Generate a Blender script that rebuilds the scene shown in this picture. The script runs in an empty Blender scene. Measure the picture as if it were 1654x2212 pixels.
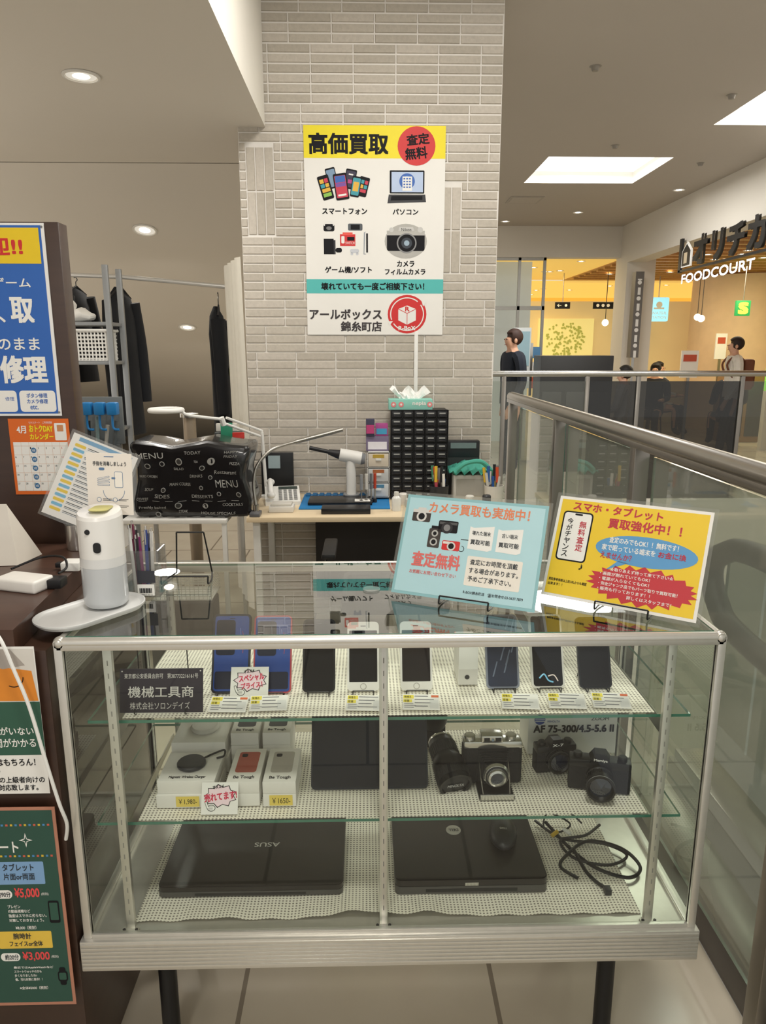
import bpy, bmesh, math, random
from mathutils import Vector as V, Matrix as Mx
R=math.radians
random.seed(4)
SC=bpy.context.scene
COL=SC.collection
# ---------------------------------------------------------------- materials
def lin(h):
    h=h.lstrip('#'); o=[]
    for i in (0,2,4):
        c=int(h[i:i+2],16)/255.
        o.append(c/12.92 if c<=.04045 else ((c+.055)/1.055)**2.4)
    return tuple(o)+(1.,)
_m={}
def mat(hexc,rough=.5,metal=0,var=.06,sc=25,bump=0,em=0,coat=0,name=None,trans=0,spec=.5):
    key=(hexc,rough,metal,var,sc,bump,em,coat,trans,spec)
    if key in _m: return _m[key]
    m=bpy.data.materials.new(name or 'surface_'+hexc); m.use_nodes=True
    nt=m.node_tree; b=nt.nodes['Principled BSDF']; c=lin(hexc)
    b.inputs['Roughness'].default_value=rough; b.inputs['Metallic'].default_value=metal
    b.inputs['Coat Weight'].default_value=coat; b.inputs['Specular IOR Level'].default_value=spec
    b.inputs['Transmission Weight'].default_value=trans
    tc=nt.nodes.new('ShaderNodeTexCoord')
    nz=nt.nodes.new('ShaderNodeTexNoise'); nz.inputs['Scale'].default_value=sc; nz.inputs['Detail'].default_value=3
    nt.links.new(tc.outputs['Object'],nz.inputs['Vector'])
    mx=nt.nodes.new('ShaderNodeMix'); mx.data_type='RGBA'
    mx.inputs[6].default_value=tuple(x*(1-var) for x in c[:3])+(1,)
    mx.inputs[7].default_value=tuple(min(1,x*(1+var)) for x in c[:3])+(1,)
    nt.links.new(nz.outputs['Fac'],mx.inputs[0]); nt.links.new(mx.outputs[2],b.inputs['Base Color'])
    if bump:
        bp=nt.nodes.new('ShaderNodeBump'); bp.inputs['Strength'].default_value=bump; bp.inputs['Distance'].default_value=.002
        nt.links.new(nz.outputs['Fac'],bp.inputs['Height']); nt.links.new(bp.outputs['Normal'],b.inputs['Normal'])
    if em:
        b.inputs['Emission Color'].default_value=c; b.inputs['Emission Strength'].default_value=em
    _m[key]=m; return m
def glassmat(name,tint,milky=0.,milk='ccd0c6',refl=1.,rough=0.,pwr=4.2):
    if name in _m: return _m[name]
    m=bpy.data.materials.new(name); m.use_nodes=True; nt=m.node_tree; nt.nodes.clear()
    N=nt.nodes.new; L=nt.links.new
    out=N('ShaderNodeOutputMaterial'); tr=N('ShaderNodeBsdfTransparent'); tr.inputs[0].default_value=lin(tint)
    gl=N('ShaderNodeBsdfGlossy'); gl.inputs['Roughness'].default_value=rough
    lw=N('ShaderNodeLayerWeight'); lw.inputs[0].default_value=.5
    pw=N('ShaderNodeMath'); pw.operation='POWER'; pw.inputs[1].default_value=pwr
    L(lw.outputs['Facing'],pw.inputs[0])
    ml=N('ShaderNodeMath'); ml.operation='MULTIPLY_ADD'; ml.inputs[1].default_value=.9*refl; ml.inputs[2].default_value=.05*refl; ml.use_clamp=True
    L(pw.outputs[0],ml.inputs[0])
    base=tr.outputs[0]
    if milky:
        df=N('ShaderNodeBsdfDiffuse'); tl=N('ShaderNodeBsdfTranslucent'); tc=N('ShaderNodeTexCoord'); nz=N('ShaderNodeTexNoise'); nz.inputs['Scale'].default_value=1.5
        L(tc.outputs['Object'],nz.inputs['Vector'])
        mc=N('ShaderNodeMix'); mc.data_type='RGBA'; c=lin(milk)
        mc.inputs[6].default_value=tuple(x*.8 for x in c[:3])+(1,); mc.inputs[7].default_value=c
        L(nz.outputs['Fac'],mc.inputs[0]); L(mc.outputs[2],df.inputs[0]); L(mc.outputs[2],tl.inputs[0])
        md=N('ShaderNodeMixShader'); md.inputs[0].default_value=.5; L(df.outputs[0],md.inputs[1]); L(tl.outputs[0],md.inputs[2])
        m0=N('ShaderNodeMixShader'); m0.inputs[0].default_value=milky; L(tr.outputs[0],m0.inputs[1]); L(md.outputs[0],m0.inputs[2]); base=m0.outputs[0]
    ms=N('ShaderNodeMixShader'); L(ml.outputs[0],ms.inputs[0]); L(base,ms.inputs[1]); L(gl.outputs[0],ms.inputs[2]); L(ms.outputs[0],out.inputs[0])
    _m[name]=m; return m
def tilemat(name,a,b,joint,size,rough=.25,mort=.006):
    m=bpy.data.materials.new(name); m.use_nodes=True; nt=m.node_tree; N=nt.nodes.new; L=nt.links.new
    p=nt.nodes['Principled BSDF']; p.inputs['Roughness'].default_value=rough
    tc=N('ShaderNodeTexCoord'); br=N('ShaderNodeTexBrick'); br.offset=0.5
    br.inputs['Scale'].default_value=1; br.inputs['Brick Width'].default_value=size; br.inputs['Row Height'].default_value=size
    br.inputs['Mortar Size'].default_value=mort; br.inputs['Mortar'].default_value=lin(joint)
    nz=N('ShaderNodeTexNoise'); nz.inputs['Scale'].default_value=3.5; nz.inputs['Detail'].default_value=6
    cr=N('ShaderNodeMix'); cr.data_type='RGBA'; cr.inputs[6].default_value=lin(a); cr.inputs[7].default_value=lin(b)
    L(tc.outputs['Object'],nz.inputs['Vector']); L(tc.outputs['Object'],br.inputs['Vector']); L(nz.outputs['Fac'],cr.inputs[0])
    L(cr.outputs[2],br.inputs['Color1']); L(cr.outputs[2],br.inputs['Color2']); L(br.outputs['Color'],p.inputs['Base Color'])
    return m
def woodmat(name,a,b,sc=(2,30,30),rough=.4):
    if name in _m: return _m[name]
    m=bpy.data.materials.new(name); m.use_nodes=True; nt=m.node_tree; N=nt.nodes.new; L=nt.links.new
    p=nt.nodes['Principled BSDF']; p.inputs['Roughness'].default_value=rough
    tc=N('ShaderNodeTexCoord'); mp=N('ShaderNodeMapping'); mp.inputs['Scale'].default_value=sc
    nz=N('ShaderNodeTexNoise'); nz.inputs['Scale'].default_value=1.5; nz.inputs['Detail'].default_value=5; nz.inputs['Distortion'].default_value=.6
    mx=N('ShaderNodeMix'); mx.data_type='RGBA'; mx.inputs[6].default_value=lin(a); mx.inputs[7].default_value=lin(b)
    L(tc.outputs['Object'],mp.inputs[0]); L(mp.outputs[0],nz.inputs['Vector']); L(nz.outputs['Fac'],mx.inputs[0]); L(mx.outputs[2],p.inputs['Base Color'])
    _m[name]=m; return m
def meshmat():
    m=bpy.data.materials.new('nonslip_lattice'); m.use_nodes=True; nt=m.node_tree; N=nt.nodes.new; L=nt.links.new
    p=nt.nodes['Principled BSDF']; p.inputs['Roughness'].default_value=.7
    tc=N('ShaderNodeTexCoord'); sp=N('ShaderNodeSeparateXYZ'); L(tc.outputs['Object'],sp.inputs[0])
    s=[]
    for ax in (0,1):
        a=N('ShaderNodeMath'); a.operation='MULTIPLY'; a.inputs[1].default_value=math.pi/.0072; L(sp.outputs[ax],a.inputs[0])
        b=N('ShaderNodeMath'); b.operation='SINE'; L(a.outputs[0],b.inputs[0])
        c=N('ShaderNodeMath'); c.operation='ABSOLUTE'; L(b.outputs[0],c.inputs[0]); s.append(c)
    d=N('ShaderNodeMath'); d.operation='MULTIPLY'; L(s[0].outputs[0],d.inputs[0]); L(s[1].outputs[0],d.inputs[1])
    g=N('ShaderNodeMath'); g.operation='GREATER_THAN'; g.inputs[1].default_value=.66; L(d.outputs[0],g.inputs[0])
    mx=N('ShaderNodeMix'); mx.data_type='RGBA'; mx.inputs[6].default_value=lin('f4efe0'); mx.inputs[7].default_value=lin('908a7e')
    L(g.outputs[0],mx.inputs[0]); L(mx.outputs[2],p.inputs['Base Color']); return m
# ---------------------------------------------------------------- text
_t={}
def tgeo(s):
    if s in _t: return _t[s]
    cu=bpy.data.curves.new('t','FONT'); cu.body=s; cu.size=1; cu.resolution_u=3; cu.align_x='LEFT'
    o=bpy.data.objects.new('t',cu); COL.objects.link(o)
    dg=bpy.context.evaluated_depsgraph_get(); dg.update()
    me=bpy.data.meshes.new_from_object(o.evaluated_get(dg))
    vs=[(v.co.x,v.co.y) for v in me.vertices]; fs=[tuple(p.vertices) for p in me.polygons]
    bpy.data.objects.remove(o); bpy.data.curves.remove(cu); bpy.data.meshes.remove(me)
    if vs:
        x0=min(v[0] for v in vs); x1=max(v[0] for v in vs); y0=min(v[1] for v in vs); y1=max(v[1] for v in vs)
        w=max(x1-x0,1e-6); h=max(y1-y0,1e-6)
        vs=[((x-x0)/w,(y-y0)/h) for x,y in vs]
    _t[s]=(vs,fs); return _t[s]
def offs(bold,h):
    if not bold: return [(0,0,0)]
    d=bold*1.5*h; return [(-d,-d,0),(d,-d,.00005),(d,d,.0001),(-d,d,.00015),(0,0,.0002)]
# ---------------------------------------------------------------- mesh builder
def rrect(w,h,r,n=5,cx=0,cy=0):
    pts=[]
    for (sx,sy,a0) in ((1,1,0),(-1,1,90),(-1,-1,180),(1,-1,270)):
        for i in range(n+1):
            a=R(a0+90*i/n); pts.append((cx+sx*(w/2-r)+r*math.cos(a),cy+sy*(h/2-r)+r*math.sin(a)))
    return pts
def circ(r,n=24,cx=0,cy=0,ry=None):
    ry=ry or r
    return [(cx+r*math.cos(2*math.pi*i/n),cy+ry*math.sin(2*math.pi*i/n)) for i in range(n)]
def smooth(pts,n=6,closed=False):
    P=[V(p) for p in pts]; out=[]
    if len(P)<3: return P
    m=len(P)
    for i in range(m if closed else m-1):
        if closed: a,b,c,d=P[i-1],P[i],P[(i+1)%m],P[(i+2)%m]
        else: a=P[max(i-1,0)];b=P[i];c=P[i+1];d=P[min(i+2,m-1)]
        for j in range(n):
            t=j/n
            out.append(.5*((2*b)+(-a+c)*t+(2*a-5*b+4*c-d)*t*t+(-a+3*b-3*c+d)*t**3))
    if not closed: out.append(P[-1])
    return out
class MB:
    def __init__(s): s.v=[];s.f=[];s.mi=[];s.sm=[];s.mats=[];s.M=Mx.Identity(4)
    def m(s,mt):
        if mt not in s.mats: s.mats.append(mt)
        return s.mats.index(mt)
    def add(s,vs,fs,mt,sm=False,M=None):
        T=s.M@M if M is not None else s.M
        o=len(s.v); s.v+=[tuple(T@V(v)) for v in vs]; i=s.m(mt)
        for f in fs: s.f.append(tuple(o+k for k in f)); s.mi.append(i); s.sm.append(sm)
        return s
    def box(s,x0,x1,y0,y1,z0,z1,mt,bev=0,M=None,seg=2):
        bm=bmesh.new(); bmesh.ops.create_cube(bm,size=1)
        bmesh.ops.scale(bm,vec=(x1-x0,y1-y0,z1-z0),verts=bm.verts)
        bmesh.ops.translate(bm,vec=((x0+x1)/2,(y0+y1)/2,(z0+z1)/2),verts=bm.verts)
        if bev: bmesh.ops.bevel(bm,geom=list(bm.edges),offset=bev,segments=seg,profile=.6,affect='EDGES')
        bm.verts.index_update()
        s.add([tuple(v.co) for v in bm.verts],[tuple(v.index for v in f.verts) for f in bm.faces],mt,bev>0,M); bm.free(); return s
    def prism(s,poly,z0,z1,mt,M=None,top=None,sm=False):
        n=len(poly)
        s.add([(x,y,z0) for x,y in poly]+[(x,y,z1) for x,y in poly],[tuple(range(n-1,-1,-1))]+[(i,(i+1)%n,n+(i+1)%n,n+i) for i in range(n)],mt,sm,M)
        s.add([(x,y,z1) for x,y in poly],[tuple(range(n))],top or mt,False,M); return s
    def cyl(s,p0,p1,r0,mt,r1=None,seg=16,cap=True,M=None):
        r1=r0 if r1 is None else r1
        p0=V(p0);p1=V(p1);d=(p1-p0).normalized(); a=d.orthogonal().normalized(); b=d.cross(a)
        vs=[]
        for p,r in ((p0,r0),(p1,r1)):
            for i in range(seg):
                t=2*math.pi*i/seg; vs.append(p+a*(r*math.cos(t))+b*(r*math.sin(t)))
        s.add(vs,[(i,(i+1)%seg,seg+(i+1)%seg,seg+i) for i in range(seg)],mt,True,M)
        if cap: s.add(vs,[tuple(range(seg-1,-1,-1)),tuple(range(seg,2*seg))],mt,False,M)
        return s
    def lathe(s,prof,mt,seg=24,M=None,sm=True):
        vs=[];n=len(prof)
        for r,z in prof:
            for i in range(seg):
                t=2*math.pi*i/seg; vs.append((r*math.cos(t),r*math.sin(t),z))
        fs=[(k*seg+i,k*seg+(i+1)%seg,(k+1)*seg+(i+1)%seg,(k+1)*seg+i) for k in range(n-1) for i in range(seg)]
        return s.add(vs,fs,mt,sm,M)
    def ball(s,c,r,mt,seg=16,M=None):
        if not hasattr(r,'__len__'): r=(r,r,r)
        pr=[(max(1e-5,math.cos(R(a))),math.sin(R(a))) for a in range(-90,91,15)]
        T=Mx.Translation(c)@Mx.Diagonal((r[0],r[1],r[2],1))
        return s.lathe(pr,mt,seg,(M@T) if M is not None else T)
    def tube(s,pts,r,mt,seg=8,n=6,closed=False,M=None,raw=False):
        P=[V(p) for p in pts] if raw else smooth(pts,n,closed)
        rs=r if hasattr(r,'__len__') else None
        m=len(P); a=None; vs=[]
        for i,p in enumerate(P):
            d=(P[(i+1)%m]-P[i-1]) if closed else (P[min(i+1,m-1)]-P[max(i-1,0)])
            d=d.normalized() if d.length>1e-9 else V((0,0,1))
            if a is None: a=d.orthogonal().normalized()
            else:
                a=a-d*a.dot(d); a=a.normalized() if a.length>1e-6 else d.orthogonal().normalized()
            b=d.cross(a); rr=r if rs is None else rs[0]+(rs[1]-rs[0])*i/(m-1)
            for k in range(seg):
                t=2*math.pi*k/seg; vs.append(p+a*(rr*math.cos(t))+b*(rr*math.sin(t)))
        q=m if closed else m-1
        s.add(vs,[(i*seg+k,i*seg+(k+1)%seg,((i+1)%m)*seg+(k+1)%seg,((i+1)%m)*seg+k) for i in range(q) for k in range(seg)],mt,True,M)
        if not closed: s.add(vs,[tuple(range(seg-1,-1,-1)),tuple(range((m-1)*seg,m*seg))],mt,False,M)
        return s
    def text(s,t,x0,y0,x1,y1,z,mt,M=None,bold=0.0):
        vs,fs=tgeo(t)
        for dx,dy,dz in offs(bold,y1-y0): s.add([(x0+(x1-x0)*x+dx,y0+(y1-y0)*y+dy,z+dz) for x,y in vs],fs,mt,False,M)
        return s
    def obj(s,name,parent=None,label=None,cat=None,group=None,kind=None,M=None,keep=False):
        me=bpy.data.meshes.new(name); 
        vs=s.v; c=V((0,0,0))
        if parent is None and not keep and kind!='structure' and vs:
            xs=[v[0] for v in vs];ys=[v[1] for v in vs];zs=[v[2] for v in vs]
            c=V(((min(xs)+max(xs))/2,(min(ys)+max(ys))/2,min(zs))); vs=[tuple(V(v)-c) for v in vs]
        me.from_pydata(vs,[],s.f); 
        for m in s.mats: me.materials.append(m)
        me.polygons.foreach_set('material_index',s.mi); me.polygons.foreach_set('use_smooth',s.sm)
        me.update()
        try: me.set_sharp_from_angle(angle=R(38))
        except Exception: pass
        o=bpy.data.objects.new(name,me); COL.objects.link(o)
        if parent is not None: o.parent=parent
        elif not keep: o.location=c
        if M is not None: o.matrix_world=M
        tag(o,label,cat,group,kind); return o
def tag(o,label=None,cat=None,group=None,kind=None):
    if label: o['label']=label
    if cat: o['category']=cat
    if group: o['group']=group
    if kind: o['kind']=kind
def thing(name,label,cat,loc=(0,0,0),rz=0,group=None,M=None):
    e=bpy.data.objects.new(name,None); COL.objects.link(e); e.empty_display_size=.05
    e.matrix_world=M if M is not None else Mx.Translation(loc)@Mx.Rotation(R(rz),4,'Z')
    tag(e,label,cat,group); return e
UP=Mx.Rotation(R(90),4,'X')          # local XY sheet -> standing, facing -Y
class Flat(MB):
    def __init__(s,W,H,wm,hm,base,th=.0006,dz=.0003):
        super().__init__(); s.W=W;s.H=H;s.sx=wm/W;s.sy=hm/H;s.dz=dz
        s.box(0,wm,0,hm,-th,0,base)
    def q(s,x,y): return (x*s.sx,(s.H-y)*s.sy)
    def rect(s,x0,y0,x1,y1,mt,l=1): return s.poly([(x0,y0),(x1,y0),(x1,y1),(x0,y1)],mt,l)
    def poly(s,pts,mt,l=1):
        z=l*s.dz; q=[s.q(*p) for p in pts]
        a=sum(q[i][0]*q[(i+1)%len(q)][1]-q[(i+1)%len(q)][0]*q[i][1] for i in range(len(q)))
        if a<0: q=q[::-1]
        return s.add([(x,y,z) for x,y in q],[tuple(range(len(q)))],mt)
    def disc(s,cx,cy,r,mt,l=1,ry=None,n=32): return s.poly(circ(r,n,cx,cy,ry),mt,l)
    def rr(s,x0,y0,x1,y1,r,mt,l=1,rot=0):
        cx=(x0+x1)/2;cy=(y0+y1)/2; p=rrect(x1-x0,y1-y0,r,4)
        c=math.cos(R(rot));t=math.sin(R(rot))
        return s.poly([(cx+x*c-y*t,cy+x*t+y*c) for x,y in p],mt,l)
    def ring(s,cx,cy,r0,r1,mt,l=1,a0=0,a1=360,n=32):
        z=l*s.dz; vs=[]
        for i in range(n+1):
            a=R(a0+(a1-a0)*i/n)
            for r in (r0,r1):
                x,y=s.q(cx+r*math.cos(a),cy+r*math.sin(a)); vs.append((x,y,z))
        return s.add(vs,[(2*i,2*i+1,2*i+3,2*i+2) for i in range(n)],mt)
    def t(s,txt,x0,y0,x1,y1,mt,l=2,bold=0.0,rot=0):
        vs,fs=tgeo(txt); cx=(x0+x1)/2;cy=(y0+y1)/2;c=math.cos(R(rot));sn=math.sin(R(rot))
        hh=(y1-y0)
        for dx,dy,dz in offs(bold,hh):
            out=[]
            for x,y in vs:
                px=(x-.5)*(x1-x0)+dx;py=-(y-.5)*(y1-y0)+dy; X,Y=s.q(cx+px*c-py*sn,cy+px*sn+py*c); out.append((X,Y,l*s.dz+dz))
            s.add(out,fs,mt)
        return s
    def vt(s,txt,x0,y0,x1,y1,mt,l=2,bold=0.0):
        n=len(txt); h=(y1-y0)/n
        for i,ch in enumerate(txt): s.t(ch,x0,y0+i*h+h*.06,x1,y0+(i+1)*h-h*.06,mt,l,bold)
def pane(mb,axis,a,x0,x1,y0,y1,gm,em,th=.005):
    if axis=='y': c=[(x0,a,y0),(x1,a,y0),(x1,a,y1),(x0,a,y1)]; d=V((0,th,0))
    elif axis=='x': c=[(a,x0,y0),(a,x1,y0),(a,x1,y1),(a,x0,y1)]; d=V((th,0,0))
    else: c=[(x0,y0,a),(x1,y0,a),(x1,y1,a),(x0,y1,a)]; d=V((0,0,-th))
    mb.add(c,[(0,1,2,3)],gm)
    e=c+[tuple(V(p)+d) for p in c]
    mb.add(e,[(i,(i+1)%4,4+(i+1)%4,4+i) for i in range(4)],em)
white=mat('ecebe6',.5,var=.03); paper=mat('eeece6',.65,var=.03,sc=8); black=mat('141416',.45); ink=mat('17171b',.6,var=0,spec=.2); alu=mat('d6d3cb',.34,.7,var=.05,bump=.02,sc=60)
steel=mat('b3b0a9',.28,1,var=.05); dark=mat('26262a',.4); red=mat('d22d2d',.55,var=.03); wire=mat('0f0f10',.35,.2); winkw=mat('f4f2ec',.6,var=0)
yel=mat('f2df1e',.55,var=.03); chrome=mat('cfcdc8',.18,.9,var=.03)
gclear=glassmat('clear_glass','f6faf6'); gtop=glassmat('clear_top_glass','f2f7f3',refl=1.3,pwr=3.2); gedge=mat('3f7a66',.15,var=.1,coat=.6); gclear2=glassmat('clear_film','fbfbfb',refl=.5)
# ================================================================= STRUCTURE
fl=MB(); T1=tilemat('beige_floor_tile','b5aa97','d1c9b8','857b6d',.6,rough=.16)
fl.box(-5,.86,-2.2,13,-.1,0,T1); fl.box(.86,14,7.3,21,-.1,0,T1); fl.box(4.3,14,-2,7.3,-.1,0,T1)
fl.obj('floor',kind='structure',label='glossy beige stone tile floor')
fl2=MB(); fl2.box(.86,4.3,-2.2,7.3,-3.6,-3.5,mat('c4c0b2',.3,var=.15,sc=1.5)); fl2.obj('floor.001',kind='structure',label='pale lower level floor seen through the atrium')
w=MB(); wm=mat('dedacd',.6,var=.05,sc=2)
w.box(.9,4.3,7.35,7.45,-3.5,-.1,wm); w.box(4.3,4.4,-2.2,7.3,-3.5,-.1,wm); w.obj('wall_atrium',kind='structure',label='pale atrium well walls')
cm=mat('d9d2c7',.75,var=.03,sc=1.2)
c=MB(); c.add([(-5,-2.2,2.6),(-.5,-2.2,2.6),(-.5,4.72,2.6),(-5,4.72,2.6)],[(0,1,2,3)],cm)
c.add([(-5,4.72,2.6),(-.5,4.72,2.6),(-.5,12.4,-.01),(-5,12.4,-.01)],[(0,1,2,3)],cm)
c.add([(-5,4.715,2.598),(-.5,4.715,2.598),(-.5,4.725,2.598),(-5,4.725,2.598)],[(0,1,2,3)],mat('9f988d',.7))
c.obj('ceiling',kind='structure',label='smooth beige low ceiling sloping down')
c=MB(); c.box(-.52,-.5,-2.2,3.98,2.6,3.3,mat('e6e2d8',.7,var=.02)); c.obj('trim_1',kind='structure',label='pale vertical ceiling step')
c=MB(); cm2=mat('b3aba0',.75,var=.03,sc=1.2); 
def hole_plane(mb,x0,x1,y0,y1,z,holes,mt):
    xs=sorted({x0,x1}|{h[0] for h in holes}|{h[1] for h in holes}); ys=sorted({y0,y1}|{h[2] for h in holes}|{h[3] for h in holes})
    for i in range(len(xs)-1):
        for j in range(len(ys)-1):
            cx=(xs[i]+xs[i+1])/2;cy=(ys[j]+ys[j+1])/2
            if any(h[0]<cx<h[1] and h[2]<cy<h[3] for h in holes): continue
            mb.add([(xs[i],ys[j],z),(xs[i+1],ys[j],z),(xs[i+1],ys[j+1],z),(xs[i],ys[j+1],z)],[(0,1,2,3)],mt)
H=[(1.75,2.95,7.4,8.5),(2.85,4.0,5.2,6.38)]
hole_plane(c,-.5,4.6,-2.2,11.35,3.3,H,cm2)
wv=mat('ece8de',.6,var=.02)
for h in H:
    x0,x1,y0,y1=h
    for q in ([(x0,y0),(x1,y0)],[(x1,y0),(x1,y1)],[(x1,y1),(x0,y1)],[(x0,y1),(x0,y0)]):
        (a,b),(d,e)=q; c.add([(a,b,3.3),(d,e,3.3),(d,e,3.42),(a,b,3.42)],[(0,1,2,3)],wv)
c.obj('ceiling.001',kind='structure',label='beige high mall ceiling with recessed light panels')
for i,h in enumerate(H):
    x0,x1,y0,y1=h; p=MB(); p.box(x0,x1,y0,y1,3.42,3.44,mat('f6f8fa',.5,em=1.15,var=0)); p.obj('ceiling_light_panel',label='bright square recessed ceiling light panel',cat='ceiling light')
w=MB(); w.box(-5.1,-5,-2.2,12.4,-.1,2.6,mat('d8d0c3',.7,var=.03)); w.obj('wall_left',kind='structure',label='beige side wall')
# brick column
w=MB(); mort=mat('e9e5de',.8,var=.04,sc=40); bk=[mat(h,.75,var=.14,sc=60,bump=.5) for h in ('c1b9ac','bab2a5','c7bfb3')]
w.box(-.64,.695,4.0,4.75,0,3.3,mort)
rh=.0452;L=.213;g=.0068
vp=[(-.605,-.465,2.085,2.085+.426),(.40,.50,1.90,2.326)]
def brick(x0,x1,z0,z1):
    x0=max(x0,-.638);x1=min(x1,.693)
    if x1-x0<.012: return
    b=.0025;y=4.0;d=.006+random.random()*.001
    vs=[(x0,y,z0),(x1,y,z0),(x1,y,z1),(x0,y,z1),(x0+b,y-d,z0+b),(x1-b,y-d,z0+b),(x1-b,y-d,z1-b),(x0+b,y-d,z1-b)]
    w.add(vs,[(4,5,6,7),(0,1,5,4),(1,2,6,5),(2,3,7,6),(3,0,4,7)],random.choice(bk))
for r in range(int(3.3/rh)):
    z0=r*rh+g/2;z1=(r+1)*rh-g/2; off=[0,.5,.25][(r//3)%3]*L if (r//9)%2==0 else [.25,.75,.5][(r//3)%3]*L
    x=-.64-off
    while x<.7:
        a,b=x+g/2,x+L-g/2; segs=[(a,b)]
        for (p0,p1,q0,q1) in vp:
            if z1>q0 and z0<q1:
                ns=[]
                for (s0,s1) in segs:
                    if s1<=p0 or s0>=p1: ns.append((s0,s1)); continue
                    if s0<p0: ns.append((s0,p0-g/2))
                    if s1>p1: ns.append((p1+g/2,s1))
                segs=ns
        for s0,s1 in segs: brick(s0,s1,z0,z1)
        x+=L
for (p0,p1,q0,q1) in vp:
    n=round((p1-p0)/rh)
    for i in range(n):
        for j in range(2):
            ww=(p1-p0)/n; brick(p0+i*ww+g/2,p0+(i+1)*ww-g/2,q0+j*L+g/2,q0+(j+1)*L-g/2)
w.obj('wall_center',kind='structure',label='pale beige thin brick clad column')
t=MB(); t.box(.262,.282,3.98,3.993,1.0,1.6,white,.002); t.obj('trim_2',kind='structure',label='white cable duct running down the column')
# mall back and side fascia
w=MB(); fm=mat('dcd6ca',.7,var=.03,sc=2); w.box(.75,3.83,11.3,11.5,2.86,3.35,fm); w.box(3.83,4.25,11.0,11.5,0,3.35,fm); w.box(3.83,4.1,3.0,11.0,2.76,3.35,fm)
w.obj('wall_fascia',kind='structure',label='cream bulkhead above the shop openings')
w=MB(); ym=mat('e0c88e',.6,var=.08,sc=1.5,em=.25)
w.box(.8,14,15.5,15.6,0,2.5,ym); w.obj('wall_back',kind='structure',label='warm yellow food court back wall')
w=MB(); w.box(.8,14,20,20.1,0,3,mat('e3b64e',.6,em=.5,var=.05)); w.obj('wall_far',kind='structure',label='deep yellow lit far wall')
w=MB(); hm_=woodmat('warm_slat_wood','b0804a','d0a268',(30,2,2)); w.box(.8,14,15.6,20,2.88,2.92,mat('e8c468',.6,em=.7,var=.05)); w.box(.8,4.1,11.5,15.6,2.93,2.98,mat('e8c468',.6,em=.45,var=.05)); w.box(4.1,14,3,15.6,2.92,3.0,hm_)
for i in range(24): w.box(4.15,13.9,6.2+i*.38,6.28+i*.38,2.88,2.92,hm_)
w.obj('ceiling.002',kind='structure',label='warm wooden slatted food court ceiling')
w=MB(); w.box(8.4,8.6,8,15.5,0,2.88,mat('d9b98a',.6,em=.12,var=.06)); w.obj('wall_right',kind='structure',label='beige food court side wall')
d=MB(); dm=mat('9f9d96',.4,.5); 
for x in (1.9,2.3,2.68): d.box(x,x+.04,11.33,11.37,0,2.86,dm)
d.box(1.9,2.72,11.33,11.37,2.1,2.16,dm); d.box(.8,2.72,11.33,11.37,2.82,2.86,dm)
d.box(1.0,2.7,12.2,12.25,0,2.9,mat('b4bab4',.3,em=.3,var=.25,sc=1.2)); d.obj('door_1',kind='structure',label='aluminium framed glass entrance')  # pale glowing panel behind the frame stands for bluish daylight
# ================================================================= POSTER on column
P=Flat(307,455,.722,1.028,paper,.001,.0005)
teal=mat('57bcb7',.6,var=.02)
P.rect(0,0,307,68,yel,1); P.t('高価買取',12,17,182,59,ink,2,.022)
P.disc(244,42,41,red,2); P.t('査定',223,17,271,39,ink,3,.02,-6); P.t('無料',220,45,267,69,ink,3,.02,-6)
def pph(x,y,w,h,rot,scr,ex=()):
    P.rr(x-w/2,y-h/2,x+w/2,y+h/2,3,ink,P._l,rot)
    c_,s_=math.cos(R(rot)),math.sin(R(rot)); P.rr(x-w*.42,y-h*.42,x+w*.42,y+h*.42,2,scr,P._l+.4,rot)
    for (dx,dy,ww,hh,m_) in ex:
        cx=x+dx*c_-dy*s_;cy=y+dx*s_+dy*c_; P.rr(cx-ww/2,cy-hh/2,cx+ww/2,cy+hh/2,.8,m_,P._l+.7,rot)
    P._l+=1
P._l=1
cr,cb,cy_,cg,cp=mat('c8324a',.5),mat('2f62b5',.5),mat('e2b23c',.5),mat('3a9aa8',.5),mat('b4397a',.5)
pph(60,110,22,44,-14,mat('7c99b5',.5)); pph(100,112,24,42,10,mat('2a2440',.5),((0,5,9,8,cp),(0,-10,10,3,white)))
pph(46,130,25,52,-16,ink,((-5,-14,9,9,cy_),(5,-14,8,9,cr),(-5,-4,9,8,cg),(5,-4,8,8,cy_),(0,6,18,8,cy_),(0,16,18,8,mat('8cc152',.5))))
pph(128,128,22,42,14,ink,((-4,-10,8,8,cg),(5,-10,7,8,cr),(-4,0,8,8,cy_),(5,0,7,8,cg),(0,9,16,7,cr)))
pph(112,128,20,44,10,cg,((0,0,12,20,cy_),))
pph(80,128,29,56,-8,cr,((0,-16,22,14,cb),(0,-4,22,8,mat('7a4ba0',.5)),(0,18,18,4,white)))
P.rr(186,93,262,142,2,ink,1); P.rect(190,96,259,139,mat('b7c9e6',.5),1.5); P.disc(224,116,17,cb,2); P.disc(224,116,11,mat('6ea0e8',.5),2.3); P.rect(214,106,235,136,white,2.7)
for k in range(4):
    for j in range(3): P.rect(216+j*6,109+k*6,220+j*6,112+k*6,cb,3)
P.poly([(184,144),(264,144),(266,160),(181,163)],dark,1.2); P.poly([(190,147),(258,147),(258,155),(188,157)],ink,1.6)
P.t('スマートフォン',38,174,136,187,ink,2,.02); P.t('パソコン',193,175,249,187,ink,2,.02)
P.rr(40,208,64,224,4,ink,1); P.disc(52,217,6,mat('777777',.5),1.5,4); P.ring(52,212,9,11,white,1.7,180,360)
P.rr(94,207,126,222,3,mat('555a60',.5),1); P.rect(100,209,120,220,ink,1.5)
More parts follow.
